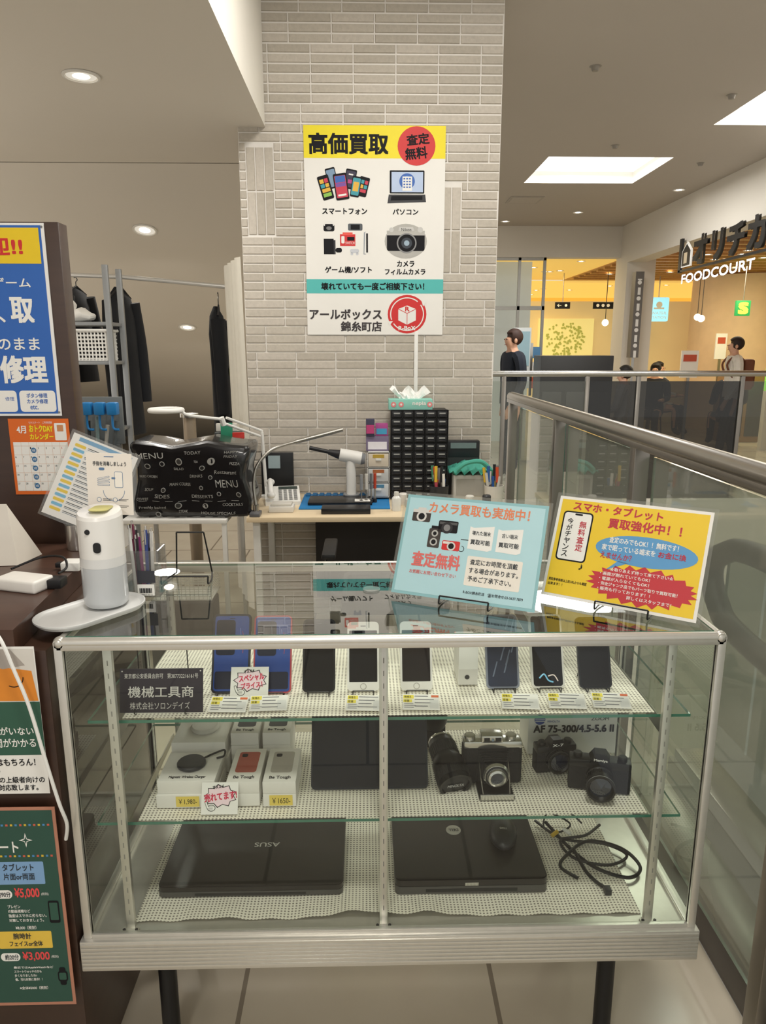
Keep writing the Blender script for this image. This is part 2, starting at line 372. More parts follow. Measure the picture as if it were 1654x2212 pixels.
P.rect(76,230,110,256,red,1); P.rect(82,226,104,232,mat('e8584a',.5),1.2); P.t('SWITCH',88,246,108,252,white,2); P.rr(79,234,86,250,2,white,1.6); P.rect(92,236,108,244,ink,1.6)
P.rect(40,240,62,274,ink,1); P.rect(62,243,66,274,dark,1); P.rr(66,260,80,270,4,ink,1.3)
P.poly([(132,226),(140,224),(141,272),(130,273)],white,1.4); P.poly([(129,226),(133,224),(133,274),(128,274)],mat('9aa0a8',.5),1); P.rect(134,228,138,270,ink,1.7)
P.rr(98,262,118,271,4,mat('c9ccd2',.5),1); P.disc(102,273,3,mat('c9ccd2',.5),1); P.disc(114,273,3,mat('c9ccd2',.5),1)
P.disc(222,245,47,mat('b4b2ac',.5),1,38); P.rr(180,224,264,266,4,ink,2); P.poly([(204,226),(208,214),(238,214),(242,226)],mat('c9c8c4',.4),2.3); P.rect(180,222,264,232,mat('b8b6b0',.4),2.5)
P.t('Nikon',212,216,234,223,ink,3.2); P.disc(224,249,22,mat('8b8b8b',.3),3); P.disc(224,249,19,ink,3.3); P.disc(224,249,12,mat('3a4048',.2),3.6); P.disc(224,249,6,mat('9fb4c4',.2),3.9)
P.disc(190,220,5,mat('c9c8c4',.4),3); P.disc(254,220,6,mat('c9c8c4',.4),3)
P.t('ゲーム機/ソフト',42,301,146,315,ink,2,.02); P.t('カメラ',203,288,241,301,ink,2,.02); P.t('フィルムカメラ',176,306,266,319,ink,2,.02)
P.rect(0,329,307,361,teal,1); P.t('壊れていても一度ご相談下さい！',33,337,264,353,ink,2,.022)
P.t('アールボックス',6,397,168,420,mat('3a3536',.6),2,.02); P.t('錦糸町店',76,425,168,447,mat('3a3536',.6),2,.02)
P.disc(226,408,44,red,1); P.ring(226,408,36,38.5,white,2,-35,145); P.ring(226,408,36,38.5,white,2,160,310)
P.poly([(258,376),(270,380),(262,390)],white,2.3);P.poly([(186,434),(182,424),(194,424)],white,2.3)
P.poly([(226,388),(246,396),(246,422),(226,432),(206,422),(206,396)],white,2.5); 
for q in ([(226,406),(246,396)],[(226,406),(206,396)],[(226,406),(226,432)]):
    (a,b),(d_,e)=q; nx,ny=(e-b),-(d_-a); n_=math.hypot(nx,ny); nx*=.7/n_;ny*=.7/n_; P.poly([(a+nx,b+ny),(d_+nx,e+ny),(d_-nx,e-ny),(a-nx,b-ny)],red,3)
P.t('R',222,391,231,401,red,3.2,.03); P.t('R-BoX',207,435,245,444,white,2,.03)
P.obj('poster',label='large white and yellow trade-in poster taped on bricks',cat='poster',M=Mx.Translation((-.309,3.99,1.583))@UP,keep=True)
# ================================================================= DISPLAY CASE
CX0,CX1,CY0,CY1=-.552,.646,1.2,1.68; ZB,ZF,ZT=.318,.385,1.005
case=thing('display_case','glass display case with aluminium frame on black legs','display case',(.047,1.44,0))
def cp_(mb,name,label=None):
    mb.v=[(x-.047,y-1.44,z) for x,y,z in mb.v]; return mb.obj(name,parent=case,label=label)
b=MB()
b.box(CX0-.006,CX1+.006,CY0-.008,CY1+.005,ZB,ZF,alu,.002)
for i in range(7): b.box(CX0-.004,CX1+.004,CY0-.0100,CY0-.006,ZB+.006+i*.0085,ZB+.0115+i*.0085,alu,.0008)
for sx in (CX0-.0085,CX1+.004):
    for i in range(7): b.box(sx,sx+.0045,CY0,CY1,ZB+.006+i*.0085,ZB+.0105+i*.0085,alu,.0008)
cp_(b,'base','ribbed aluminium plinth')
b=MB(); 
for x in (CX0,CX1-.015):
    for y in (CY0,CY1-.015): b.box(x,x+.015,y,y+.015,ZF,ZT-.004,alu,.002)
for y in (CY0,CY1-.018):
    b.tube([(CX0+.004,y+.009,ZT-.009),(CX1-.004,y+.009,ZT-.009)],.0095,alu,12,raw=True); b.box(CX0+.004,CX1-.004,y,y+.016,ZT-.022,ZT-.008,alu,.002)
    b.box(CX0+.01,CX1-.01,y+.002,y+.012,ZF,ZF+.008,alu,.001)
for x in (CX0,CX1-.018):
    b.tube([(x+.009,CY0,ZT-.009),(x+.009,CY1,ZT-.009)],.0090,alu,12,raw=True); b.box(x+.002,x+.014,CY0+.01,CY1-.01,ZF,ZF+.008,alu,.001)
for x in (CX0+.009,CX1-.009):
    for y in (CY0+.009,CY1-.009): b.ball((x,y,ZT-.009),.0115,alu)
cp_(b,'frame')
for nm,ax,a,x0,x1,y0,y1,gm_ in (('front_pane','y',CY0+.006,CX0+.015,.026,ZF+.006,ZT-.02,gclear),('front_pane','y',CY0+.0065,.034,CX1-.015,ZF+.006,ZT-.02,gclear),
    ('side_pane','x',CX0+.006,CY0+.015,CY1-.015,ZF+.006,ZT-.02,gclear),('side_pane','x',CX1-.01,CY0+.015,CY1-.015,ZF+.006,ZT-.02,gclear),
    ('back_pane','y',CY1-.012,CX0+.015,CX1-.015,ZF+.006,ZT-.02,gclear),('top_pane','z',ZT-.001,CX0+.016,CX1-.016,CY0+.018,CY1-.018,gtop)):
    b=MB(); pane(b,ax,a,x0,x1,y0,y1,gm_,gedge); cp_(b,nm,'clear glass pane with green edge')
slot=mat('8f8c86',.5)
for x in (-.468,.03,.56):
    for y in ((1.222,) if x==.03 else (1.222,1.64)):
        b=MB(); b.box(x-.008,x+.008,y,y+.011,ZF,ZT-.02,alu,.001)
        for i in range(22): b.box(x-.001,x+.001,y-.0004,y+.001,.42+i*.025,.430+i*.025,slot)
        b.prism(rrect(.034,.016,.006),ZF,ZF+.003,alu,Mx.Translation((x,y-.001,0))); b.cyl((x-.012,y-.004,ZF+.003),(x-.012,y-.004,ZF+.005),.003,dark); b.cyl((x+.012,y-.004,ZF+.003),(x+.012,y-.004,ZF+.005),.003,dark)
        cp_(b,'post','aluminium slotted shelf post')
for z in (.822,.605):
    b=MB(); pane(b,'z',z,-.525,.618,1.25,1.63,gclear,gedge,.006); s=cp_(b,'shelf','clear glass shelf with green edge')
    for x in (-.468,.56):
        b=MB(); b.prism([(0,0),(.36,0),(.36,-.012),(.02,-.03),(0,-.03)],-.0015,.0015,steel,Mx.Translation((x,1.236,z-.006))@Mx.Rotation(R(90),4,'Z')@Mx.Rotation(R(90),4,'X'))
        o=cp_(b,'shelf_bracket','steel shelf bracket')
for x in (-.432,.517):
    for y in (1.31,1.58):
        b=MB(); b.cyl((x,y,.012),(x,y,ZB),.019,mat('1b1b1d',.4,.3),seg=24); b.cyl((x,y,0),(x,y,.014),.024,black,seg=24); b.cyl((x,y,ZB-.012),(x,y,ZB),.03,black,seg=24); cp_(b,'leg','black tubular leg')
lm=meshmat()
def liner(x0,x1,y0,y1,z,amp=0,lab='cream non-slip lattice liner on glass shelf'):
    b=MB(); nx,ny=60,24; vs=[]
    for j in range(ny+1):
        for i in range(nx+1):
            x=x0+(x1-x0)*i/nx;y=y0+(y1-y0)*j/ny; k=max(0,1-(j/ny)*5)
            vs.append((x,y,z+.0012+amp*k*(math.exp(-((x+.02)/.07)**2)+.7*math.exp(-((x-.12)/.05)**2)+.35*math.exp(-((x+.3)/.05)**2)+.25*math.sin(x*40)**2)))
    b.add(vs,[(j*(nx+1)+i,j*(nx+1)+i+1,(j+1)*(nx+1)+i+1,(j+1)*(nx+1)+i) for j in range(ny) for i in range(nx)],lm,True)
    return b.obj('shelf_liner',label=lab,cat='liner')
liner(-.462,.55,1.254,1.58,.8225); liner(-.447,.553,1.252,1.58,.6055); liner(-.466,.552,1.238,1.62,.3855,.017,'rumpled cream lattice liner on the case floor')
# ---- phones
def phone(x,y,z,w,h,body,scr,lean=25,home=False,label='',notch=False,bez=.004,rz=0,extra=None):
    M=Mx.Translation((x,y,z))@Mx.Rotation(R(rz),4,'Z')@Mx.Rotation(R(90-lean),4,'X')
    e=thing('smartphone',label,'smartphone',M=M,group='phones on the top shelf')
    b=MB(); b.prism(rrect(w,h,.009,6,0,h/2),-.0075,0,body,sm=True)
    b.box(-w/2-.0006,-w/2,h*.72,h*.8,-.005,-.003,chrome); b.box(w/2,w/2+.0006,h*.7,h*.78,-.005,-.003,chrome); b.obj('body',parent=e)
    b=MB(); top=.018 if home else bez; bot=.018 if home else bez
    b.prism(rrect(w-2*bez,h-top-bot,.001 if home else .006,5,0,h/2+(bot-top)/2),0,.0004,scr)
    if notch: b.prism(rrect(.03,.006,.0025,4,0,h-bez-.003),.0004,.0006,ink)
    if extra: extra(b,w,h)
    b.obj('screen',parent=e,label='glossy display glass')
    if home:
        b=MB(); b.lathe([(.0052,.0005),(.0058,.0008),(.0064,.0003)],mat('b5b0a8',.4),20,Mx.Translation((0,.009,0))); b.obj('home_button',parent=e)
    b=MB(); b.prism(rrect(.011,.0016,.0007,3,0,h-.009),.0004,.0006,dark); b.obj('earpiece',parent=e)
    sM=Mx.Translation((x,y,z))@Mx.Rotation(R(rz),4,'Z')
    e2=thing('wire_easel','small black wire easel holding a smartphone','phone stand',M=sM,group='phone easels on the top shelf')
    b=MB(); a=w*.32; sl=math.tan(R(lean)); z0=-.0035
    for s_ in (-a,a):
        b.tube([(s_,-.016,.012+z0),(s_,-.014,.002+z0),(s_,0,z0+.0015),(s_,.02,.004+z0),(s_,.012+.055*sl+.004,.055)],.0011,wire,6,3)
        b.tube([(s_,.012+.05*sl,.05),(s_,.06,z0+.0015)],.0011,wire,6,raw=True)
    b.tube([(-a,-.016,.012+z0),(a,-.016,.012+z0)],.0011,wire,6,raw=True); b.tube([(-a,.012+.055*sl+.004,.055),(a,.012+.055*sl+.004,.055)],.0011,wire,6,raw=True)
    b.obj('wire_frame',parent=e2)
    return e
blk=mat('060608',.12,spec=.22,var=.02); blue=mat('1a4596',.25,var=.25,sc=9,spec=.4)
Z1=.8275
def film(b,w,h):
    dk_=mat('0d1730',.2,spec=.3); b.prism(rrect(w*.5,h*.45,.006,4,-w*.16,h*.70),.0005,.0007,dk_); b.prism(rrect(w*.84,h*.22,.004,4,0,h*.16),.0005,.0007,dk_)
    b.tube([(w*.18,h*.55,.0009),(w*.24,h*.68,.0009),(w*.22,h*.82,.0009)],.0007,mat('8a9ad8',.4),5); b.tube([(w*.30,h*.50,.0009),(w*.32,h*.66,.0009),(w*.28,h*.78,.0009)],.0006,mat('c05a6a',.4),5)
phone(-.276,1.345,Z1,.077,.158,mat('20232b',.3,spec=.3),blue,label='dark smartphone with blue protective film',extra=film)
phone(-.192,1.343,Z1,.077,.155,mat('b83a42',.3),blue,label='red rimmed smartphone with blue protective film',extra=film,bez=.003)
phone(-.098,1.345,Z1,.066,.146,mat('0d0d10',.35,spec=.25),blk,label='plain black smartphone on a wire stand')
phone(-.008,1.348,Z1,.065,.139,mat('efece6',.3,coat=.3),blk,home=True,label='white bezelled smartphone with round home button')
phone(.100,1.348,Z1,.065,.139,mat('efece6',.3,coat=.3),mat('1b1412',.12,spec=.25),home=True,label='white and gold smartphone with round home button')
def streak(b,w,h):
    random.seed(2)
    for i in range(9):
        x=random.uniform(-w*.35,w*.3);y=random.uniform(h*.1,h*.8); b.add([(x,y,.0008),(x+.003,y,.0008),(x+.012,y+.03,.0008),(x+.010,y+.031,.0008)],[(0,1,2,3)],mat('6a768b',.3))
phone(.277,1.352,Z1,.068,.150,mat('7e8494',.2,coat=.5),mat('222b42',.15,var=.5,sc=30,spec=.4),label='smartphone in a clear crinkled sleeve',extra=streak)
def swirl(b,w,h):
    b.tube([(-.018,.02,.001),(-.008,.028,.001),(.0,.016,.001),(.010,.012,.001)],.0016,mat('78b8d8',.3,em=.3),6); b.tube([(.0,.024,.001),(.012,.026,.001),(.02,.014,.001)],.0012,mat('e8d8d0',.3,em=.2),6)
phone(.370,1.352,Z1,.068,.150,mat('e0ddd6',.25,coat=.3),blk,notch=True,label='silver edged notch smartphone showing a dark wallpaper',extra=swirl)
phone(.467,1.350,Z1,.067,.144,mat('1c1d21',.3,spec=.3),mat('110e0d',.12,spec=.25),label='dark grey smartphone with a notch',notch=True)
def card(x,y,z,w,h,rz,tilt,i):
    F=Flat(85,42,w,h,paper,.0004,.00025); yl=mat('ead94a',.6)
    F.rect(2,2,26,12,yl); F.rect(2,14,22,22,yl); F.t('機種名',4,4,20,10,ink,2); F.t('容量',4,15,16,21,ink,2)
    if i%3==0: F.rect(66,2,83,8,mat('d96a3a',.6))
    for k in range(4): F.rect(28,4+k*9,28+30+((i*7+k*13)%20),6+k*9,mat('6a6a70',.6),1)
    for k in range(3): F.rect(4,25+k*5,22+((i+k*5)%9),26.5+k*5,mat('8a8a90',.6),1)
    F.rect(62,14,82,38,mat('dededb',.6),1)
    F.obj('price_card',label='small white price card with yellow heading',cat='price card',group='price cards on the top shelf',M=Mx.Translation((x-w/2,y-.02,z))@Mx.Rotation(R(rz),4,'Z')@Mx.Rotation(R(tilt),4,'X'),keep=True)
for i,(x,r_) in enumerate([(-.268,-3),(-.19,2),(-.006,-4),(.103,-3),(.295,-5),(.386,-5),(.472,-6)]): card(x,1.287,Z1+.001,.072,.038,r_,22,i)
def pop(x,y,z,w,h,lines,lab,tilt=60):
    F=Flat(100,90,w,h,paper,.0005,.0003); n=18
    F.poly([(52+(46 if k%2 else 36)*math.cos(2*math.pi*k/n/1),38+(34 if k%2 else 25)*math.sin(2*math.pi*k/n)) for k in range(n)],ink,1)
    F.poly([(52+(43 if k%2 else 34)*math.cos(2*math.pi*k/n/1),38+(31 if k%2 else 23)*math.sin(2*math.pi*k/n)) for k in range(n)],mat('f3d9e0' ,.6),1.4)
    for k,(t_,x0,y0,x1,y1) in enumerate(lines):
        F.t(t_,x0,y0,x1,y1,ink if k==0 and len(t_)==4 else mat('d0204a',.6),2+k*.2,.02,-7)
    F.disc(28,72,11,ink,1.6,9); F.disc(28,72,9.5,winkw,1.9,7.6)
    F.rr(12,52,19,74,3,ink,1.7,-20); F.rr(13.3,53.5,17.8,73,2.3,winkw,2,-20)
    for k in range(3): F.rect(20,68+k*4,32,69+k*4,ink,2.3)
    F.obj('promotion_card',label=lab,cat='promotion card',M=Mx.Translation((x-w/2,y,z))@Mx.Rotation(R(tilt),4,'X'),keep=True)
pop(-.234,1.318,Z1+.001,.075,.062,[('ｵｽｽﾒ',34,8,62,17),('スペシャル',22,22,88,40),('プライス！',28,44,84,60)],'white promotional card with red burst lettering')
F=Flat(178,95,.157,.083,mat('2b2530',.35,spec=.3),.003,.0003); pw=mat('dcd8d3',.5)
F.t('東京都公安委員会許可　第307732216161号',10,10,168,21,pw); F.t('機械工具商',18,38,158,62,pw,2,.006); F.t('株式会社ソロンデイズ',22,72,150,88,pw)
for xx in (5,173): F.disc(xx,5,1.6,pw,1)
F.obj('licence_plaque',label='dark plastic dealer licence plaque with pale lettering',cat='plaque',M=Mx.Translation((-.470,1.266,Z1+.001))@Mx.Rotation(R(76),4,'X'),keep=True)
b=MB()
for x in (-.44,-.345): b.tube([(x,1.262,Z1+.012),(x,1.262,Z1),(x,1.30,Z1),(x-.004,1.315,.935)],.0012,wire,6,3)
b.tube([(-.44,1.30,Z1),(-.345,1.30,Z1)],.0012,wire,6,raw=True); b.obj('wire_easel',label='black wire easel behind the licence plaque',cat='easel')
b=MB(); b.box(.187,.227,1.37,1.45,Z1,Z1+.085,white,.001); b.box(.188,.226,1.3692,1.3700,Z1+.001,Z1+.035,mat('d8d5cf',.5)); b.prism(circ(.005,14,.205,Z1+.018),0,.0004,dark,Mx.Translation((0,1.3690,0))@UP); b.obj('phone_carton',label='slim white upright phone carton',cat='box')
# ---- middle shelf
Z2=.6105
def carton(x0,x1,y0,y1,z0,h,pic,lab,rz=0,price=None,txt=None):
    w=x1-x0;d=y1-y0; M=Mx.Translation(((x0+x1)/2,(y0+y1)/2,z0))@Mx.Rotation(R(rz),4,'Z')
    e=thing('accessory_carton',lab,'box',M=M,group='white accessory cartons on the middle shelf')
    b=MB(); b.box(-w/2,w/2,-d/2,d/2,0,h,mat('eae7e0',.45,var=.03),.0012)
    if pic: 
        b.prism(rrect(w*.66,d*.62,.006,4,0,d*.08),h,h+.0004,pic)
        b.prism(rrect(w*.18,w*.18,.003,3,-w*.15,d*.28),h+.0004,h+.0006,ink)
    if txt: b.text(txt,-w*.32,-d*.43,w*.32,-d*.33,h+.0005,ink,None,.01)
    b.obj('carton',parent=e)
    if price:
        F=Flat(50,24,.046,.023,mat('e8cf62',.6),.0003,.0002); F.t(price,6,6,45,19,ink,1)
        o=F.obj('price_label',parent=e,label='yellow handwritten price sticker'); o.matrix_local=Mx.Translation((-.020,-d/2-.0012,h*.5-.011))@UP
    return e
gb=mat('d8d5ce',.5)
carton(-.425,-.30,1.41,1.53,Z2,.035,None,'flat white accessory carton'); carton(-.42,-.305,1.41,1.53,Z2+.0355,.035,None,'white carton printed with a round grey charger')
carton(-.42,-.302,1.285,1.39,Z2,.028,None,'white charger carton with yellow price sticker',price='￥1,980-'); carton(-.418,-.304,1.29,1.395,Z2+.0285,.028,None,'stacked white wireless charger carton',txt='Magnetic Wireless Charger')
dk=mat('2e3036',.5)
carton(-.297,-.237,1.43,1.53,Z2,.05,None,'white phone cover carton'); carton(-.297,-.237,1.43,1.53,Z2+.0505,.03,dk,'white carton with black phone cover picture',txt='Be Tough')
carton(-.228,-.168,1.43,1.53,Z2,.05,None,'white phone cover carton'); carton(-.228,-.168,1.43,1.53,Z2+.0505,.03,dk,'white carton with black phone cover picture',txt='Be Tough')
carton(-.281,-.216,1.288,1.41,Z2,.028,None,'white phone cover carton'); carton(-.281,-.216,1.288,1.41,Z2+.0285,.026,mat('b0523f',.5),'white carton with terracotta phone cover picture',txt='Be Tough')
carton(-.209,-.143,1.285,1.41,Z2,.028,None,'white phone cover carton with yellow price sticker',price='￥1650-'); carton(-.209,-.143,1.285,1.41,Z2+.0285,.026,mat('b5afa5',.5),'white carton with beige phone cover picture',txt='Be Tough')
b=MB(); b.lathe([(1e-4,.0),(.027,0),(.029,.002),(.029,.006),(.027,.0085),(.0001,.0088)],mat('2a2c30',.5),32,Mx.Translation((-.362,1.345,Z2+.058)))
b.tube([(-.34,1.36,Z2+.064),(-.32,1.375,Z2+.066),(-.302,1.385,Z2+.067),(-.301,1.372,Z2+.061),(-.315,1.366,Z2+.060)],.0022,black,6); b.obj('wireless_charger',label='round black charging puck with strap loop',cat='charger')
b=MB(); b.lathe([(1e-4,0),(.03,0),(.032,.004),(.028,.009),(.0001,.01)],gb,32,Mx.Translation((-.36,1.47,Z2+.0715))); b.obj('wireless_charger',label='round pale grey charging disc on a carton',cat='charger')
pop(-.292,1.262,Z2,.072,.060,[('ｵｽｽﾒ',30,8,60,17),('売れてます!',8,28,96,50)],'white promotional card with red handwriting style lettering',65)
def tablet(x0,x1,y,z,h,lean,lab):
    M=Mx.Translation(((x0+x1)/2,y,z))@Mx.Rotation(R(90-lean),4,'X'); w=x1-x0
    e=thing('tablet',lab,'tablet',M=M); b=MB(); b.prism(rrect(w,h,.009,5,0,h/2),-.008,0,mat('161b24',.35,spec=.3),sm=True); b.obj('body',parent=e)
    b=MB(); b.prism(rrect(w-.008,h-.008,.005,4,0,h/2),0,.0005,mat('0d1119',.14,var=.2,spec=.28)); b.obj('screen',parent=e)
    b=MB(); b.prism(circ(.0018,12,0,h-.0022),.0,.0008,dark); b.obj('camera_hole',parent=e)
tablet(-.118,.126,1.340,Z2,.187,27,'large dark blue grey tablet leaning upright')
def lens(x,y,z,ax,r,length,lab,txt=None,spin=0):
    ax=V(ax).normalized(); M=Mx.Translation((x,y,z))@ax.to_track_quat('Z','Y').to_matrix().to_4x4()
    e=thing('camera_lens',lab,'camera lens',M=M); bl=mat('131316',.35,spec=.4); rb=mat('1e1e20',.7)
    b=MB(); b.lathe([(r*.75,0),(r*.78,length*.1),(r*.82,length*.12),(r*.82,length*.42),(r*.98,length*.5),(r,length*.6),(r,length),(r*.86,length),(r*.82,length*.97)],bl,40); b.obj('barrel',parent=e)
    for nm,ra,rb_,l0,l1 in (('focus_ring',.82,.86,.15,.38),('zoom_ring',1.0,1.03,.72,.9)):
        b=MB(); b.lathe([(r*ra*.995,length*l0),(r*ra*1.012,length*l0),(r*ra*1.012,length*l1),(r*ra*.995,length*l1)],rb,40)
        for k in range(36):
            a=2*math.pi*k/36; b.box(r*ra,r*rb_,-r*.05,r*.05,length*l0,length*l1,rb,M=Mx.Rotation(a,4,'Z'))
        b.obj(nm,parent=e,label='ribbed rubber grip ring')
    b=MB(); b.lathe([(r*.84,length*.96),(r*.6,length*.975),(.0001,length*.985)],mat('1a1a1f',.4),32); 
    if txt: b.text(txt,-r*.5,-r*.12,r*.5,r*.12,length*.995,mat('b5b5b5',.5),Mx.Rotation(R(spin),4,'Z'),.02)
    b.obj('lens_cap',parent=e)
    b=MB(); b.lathe([(r*.70,-.004),(r*.76,0),(r*.76,.003)],chrome,32); b.obj('mount_ring',parent=e,label='chrome bayonet mount')
lens(.158,1.425,Z2+.060,(.16,-.72,-.30),.035,.115,'large black zoom lens lying with cap towards front','MINOLTA')
lens(.152,1.50,Z2+.006,(.0,.0,1),.030,.12,'black telephoto lens standing upright')
b=MB(); b.box(.36,.56,1.465,1.55,Z2,Z2+.098,mat('f0f0ea',.5),.001); FM=Mx.Translation((0,1.4635,0))@UP
b.text('AF 75-300/4.5-5.6 II',.372,Z2+.054,.552,Z2+.071,0,ink,FM,.03); b.prism(circ(.012,24,.385,Z2+.085),-.0002,.0003,mat('2a4fa0',.5),FM)
for k in range(3): b.box(.374,.396,1.462,1.463,Z2+.081+k*.004,Z2+.0825+k*.004,white)
b.text('MINOLTA',.402,Z2+.078,.43,Z2+.083,0,mat('2a4fa0',.5),FM); b.text('ZOOM',.50,Z2+.082,.54,Z2+.09,0,ink,FM); b.obj('lens_carton',label='white cardboard lens carton with blue emblem',cat='box')
leather=mat('17171a',.8,bump=.6,sc=300)
e=thing('folding_camera','vintage chrome and black folding bellows camera','camera',(.262,1.375,Z2+.0))
b=MB(); b.prism([(-.062,-.013),(-.055,-.019),(.055,-.019),(.062,-.013),(.062,.012),(.055,.017),(-.055,.017),(-.062,.012)],.0,.078,leather,sm=False); b.obj('body',parent=e,label='black leatherette body')
b=MB(); b.box(-.061,.061,-.017,.016,.078,.094,chrome,.003); b.box(-.025,.02,-.019,.014,.092,.108,chrome,.003); b.box(-.02,-.008,-.0205,-.018,.096,.104,black); b.box(.004,.016,-.0205,-.018,.096,.104,black); b.box(-.004,.001,-.0205,-.018,.097,.102,mat('8899aa',.1)); b.obj('top_plate',parent=e,label='chrome top plate with viewfinder')
for x in (-.047,.04):
    b=MB(); b.lathe([(.0115,.094),(.0115,.101),(.009,.103),(.0001,.103)],chrome,24,Mx.Translation((x,0,0))); b.obj('winding_knob',parent=e)
b=MB()
for k in range(7):
    f_=k/6; wv_=.033-.012*f_; hv=.034-.012*f_; b.box(-wv_,wv_,-.022-k*.0055,-.019-k*.0055,.042-hv,.042+hv,leather,.001)
    b.box(-wv_+.003,wv_-.003,-.0245-k*.0055,-.021-k*.0055,.042-hv+.003,.042+hv-.003,black)
b.obj('bellows',parent=e,label='black folded leather bellows')
b=MB(); FR=Mx.Translation((0,-.056,.044))@Mx.Rotation(R(90),4,'X'); b.lathe([(.026,0),(.027,.004),(.024,.010),(.019,.012),(.018,.018),(.014,.020),(.012,.016)],chrome,32,FR); b.lathe([(.012,.016),(.0001,.017)],mat('1c2738',.05,coat=1),24,FR)
b.lathe([(.0235,.0105),(.0195,.0122)],black,32,FR); b.obj('lens',parent=e,label='chrome shutter and lens')
b=MB(); b.box(-.036,.036,-.078,-.020,.0,.005,black,.001); b.box(-.034,.034,-.08,-.076,0,.012,chrome,.001)
for x in (-.03,.03): b.tube([(x,-.02,.06),(x,-.045,.035),(x*.9,-.072,.006)],.0012,chrome,6,raw=True)
b.obj('door',parent=e,label='opened front bed door with chrome struts')
def slr(x,y,z,w,rz,lab,txt,big,sc=1.0):
    e=thing('film_camera',lab,'camera',M=Mx.Translation((x,y,z))@Mx.Rotation(R(rz),4,'Z')@Mx.Scale(sc,4)); bl=mat('151517',.35,spec=.4)
    b=MB(); b.box(-w/2,w/2,-.016,.016,0,.056,leather,.003); b.obj('body',parent=e)
    b=MB(); b.box(-w/2,w/2,-.0165,.0165,.054,.072,bl,.004); b.add([(-.022,-.02,.066),(.022,-.02,.066),(.026,.016,.066),(-.026,.016,.066),(-.012,-.018,.09),(.012,-.018,.09),(.012,.012,.088),(-.012,.012,.088)],[(4,5,6,7),(0,1,5,4),(1,2,6,5),(2,3,7,6),(3,0,4,7)],bl)
    b.text(txt,-.014,.073,.014,.080,0,white,Mx.Translation((0,-.0212,0))@UP,.03); b.obj('top_plate',parent=e,label='black top plate with prism hump')
    for xx in (-w/2+.018,w/2-.018):
        b=MB(); b.lathe([(.010,.072),(.010,.079),(.008,.081),(.0001,.081)],bl,20,Mx.Translation((xx,0,0))); b.obj('dial',parent=e)
    b=MB(); FR=Mx.Translation((0,-.016,.036))@Mx.Rotation(R(90),4,'X'); Lh=.05 if big else .022
    b.lathe([(.029,0),(.029,Lh*.2),(.026,Lh*.25),(.026,Lh*.5),(.029,Lh*.55),(.030,Lh),(.026,Lh),(.022,Lh*.85)],bl,40,FR); b.lathe([(.022,Lh*.85),(.012,Lh*.9),(.0001,Lh*.95)],mat('1a2233',.05,coat=1),24,FR)
    for k in range(30): b.box(.0262,.028,-.0015,.0015,Lh*.27,Lh*.48,black,M=FR@Mx.Rotation(2*math.pi*k/30,4,'Z'))
    b.lathe([(.0302,Lh*.9),(.0302,Lh*.93)],mat('a8a8a8',.4),40,FR); b.obj('lens',parent=e,label='black lens barrel with coated glass')
slr(.405,1.408,Z2,.105,8,'black film camera with low prism','X-7',False,.85); slr(.480,1.335,Z2,.13,-14,'black film camera with protruding lens','Mamiya',True,.95)
# ---- bottom
Z3=.3885
silv=mat('c4c2bc',.4,.1)
def laptop(x0,x1,y0,y1,z,h,lab,logo):
    e=thing('laptop',lab,'laptop',((x0+x1)/2,(y0+y1)/2,z)); w=x1-x0;d=y1-y0; bc=mat('1d1816',.3,spec=.5,var=.12,sc=60)
    b=MB(); b.prism(rrect(w,d,.012,5),.003,h*.55,mat('4a4846',.4),sm=True)
    for sx in (-w/2+.03,w/2-.03):
        for sy in (-d/2+.03,d/2-.03): b.cyl((sx,sy,0),(sx,sy,.004),.006,black)
    b.box(-w*.3,w*.3,-d/2-.0006,-d/2+.001,h*.2,h*.4,black); b.obj('base',parent=e)
    b=MB(); b.prism(rrect(w,d,.014,6),h*.6,h-.001,bc,sm=True); b.prism(rrect(w-.004,d-.004,.012,6),h-.001,h,bc)
    if logo=='asus': b.text('ASUS',-.028,-.008,.028,.006,h+.0006,silv,Mx.Translation((.018,.0,0))@Mx.Rotation(R(180),4,'Z'),.01)
    else:
        b.prism(circ(.017,32,0,0),h,h+.0006,silv,Mx.Translation((-.02,.03,0))); b.text('DELL',-.011,-.004,.011,.004,h+.0009,dark,Mx.Translation((-.02,.03,0))@Mx.Rotation(R(180),4,'Z'),.02)
        b.box(-.014,.014,-d/2-.001,-d/2+.002,h*.6,h*.8,chrome)
    b.obj('lid',parent=e)
    b=MB(); 
    for sx in (-w*.3,w*.3): b.cyl((sx-.02,d/2-.004,h*.6),(sx+.02,d/2-.004,h*.6),.005,dark)
    b.obj('hinge',parent=e)
laptop(-.437,-.053,1.300,1.555,Z3,.026,'closed black brown laptop with silver logo','asus'); laptop(.056,.376,1.297,1.555,Z3,.036,'closed thick dark grey laptop with round badge','dell')
e=thing('computer_mouse','black wired computer mouse resting on a laptop','mouse',(.305,1.43,Z3+.0372),-8)
b=MB(); b.ball((0,0,.010),(.031,.056,.022),mat('2a2a2d',.35),20); b.v=[(x,y,max(z,0)) for x,y,z in b.v]; b.box(-.0006,.0006,.01,.048,.02,.030,black); b.obj('shell',parent=e)
b=MB(); b.cyl((-.003,.03,.028),(.003,.03,.028),.006,dark); b.obj('scroll_wheel',parent=e)
b=MB(); b.text('DELL',-.008,-.018,.008,-.012,.0325,white); b.tube([(0,.05,.008),(-.02,.085,.006),(-.06,.09,.004),(-.09,.1,.004),(-.12,.085,.004),(-.1,.075,.004),(-.07,.09,.006)],.0017,black,6); b.obj('cord',parent=e)
random.seed(11)
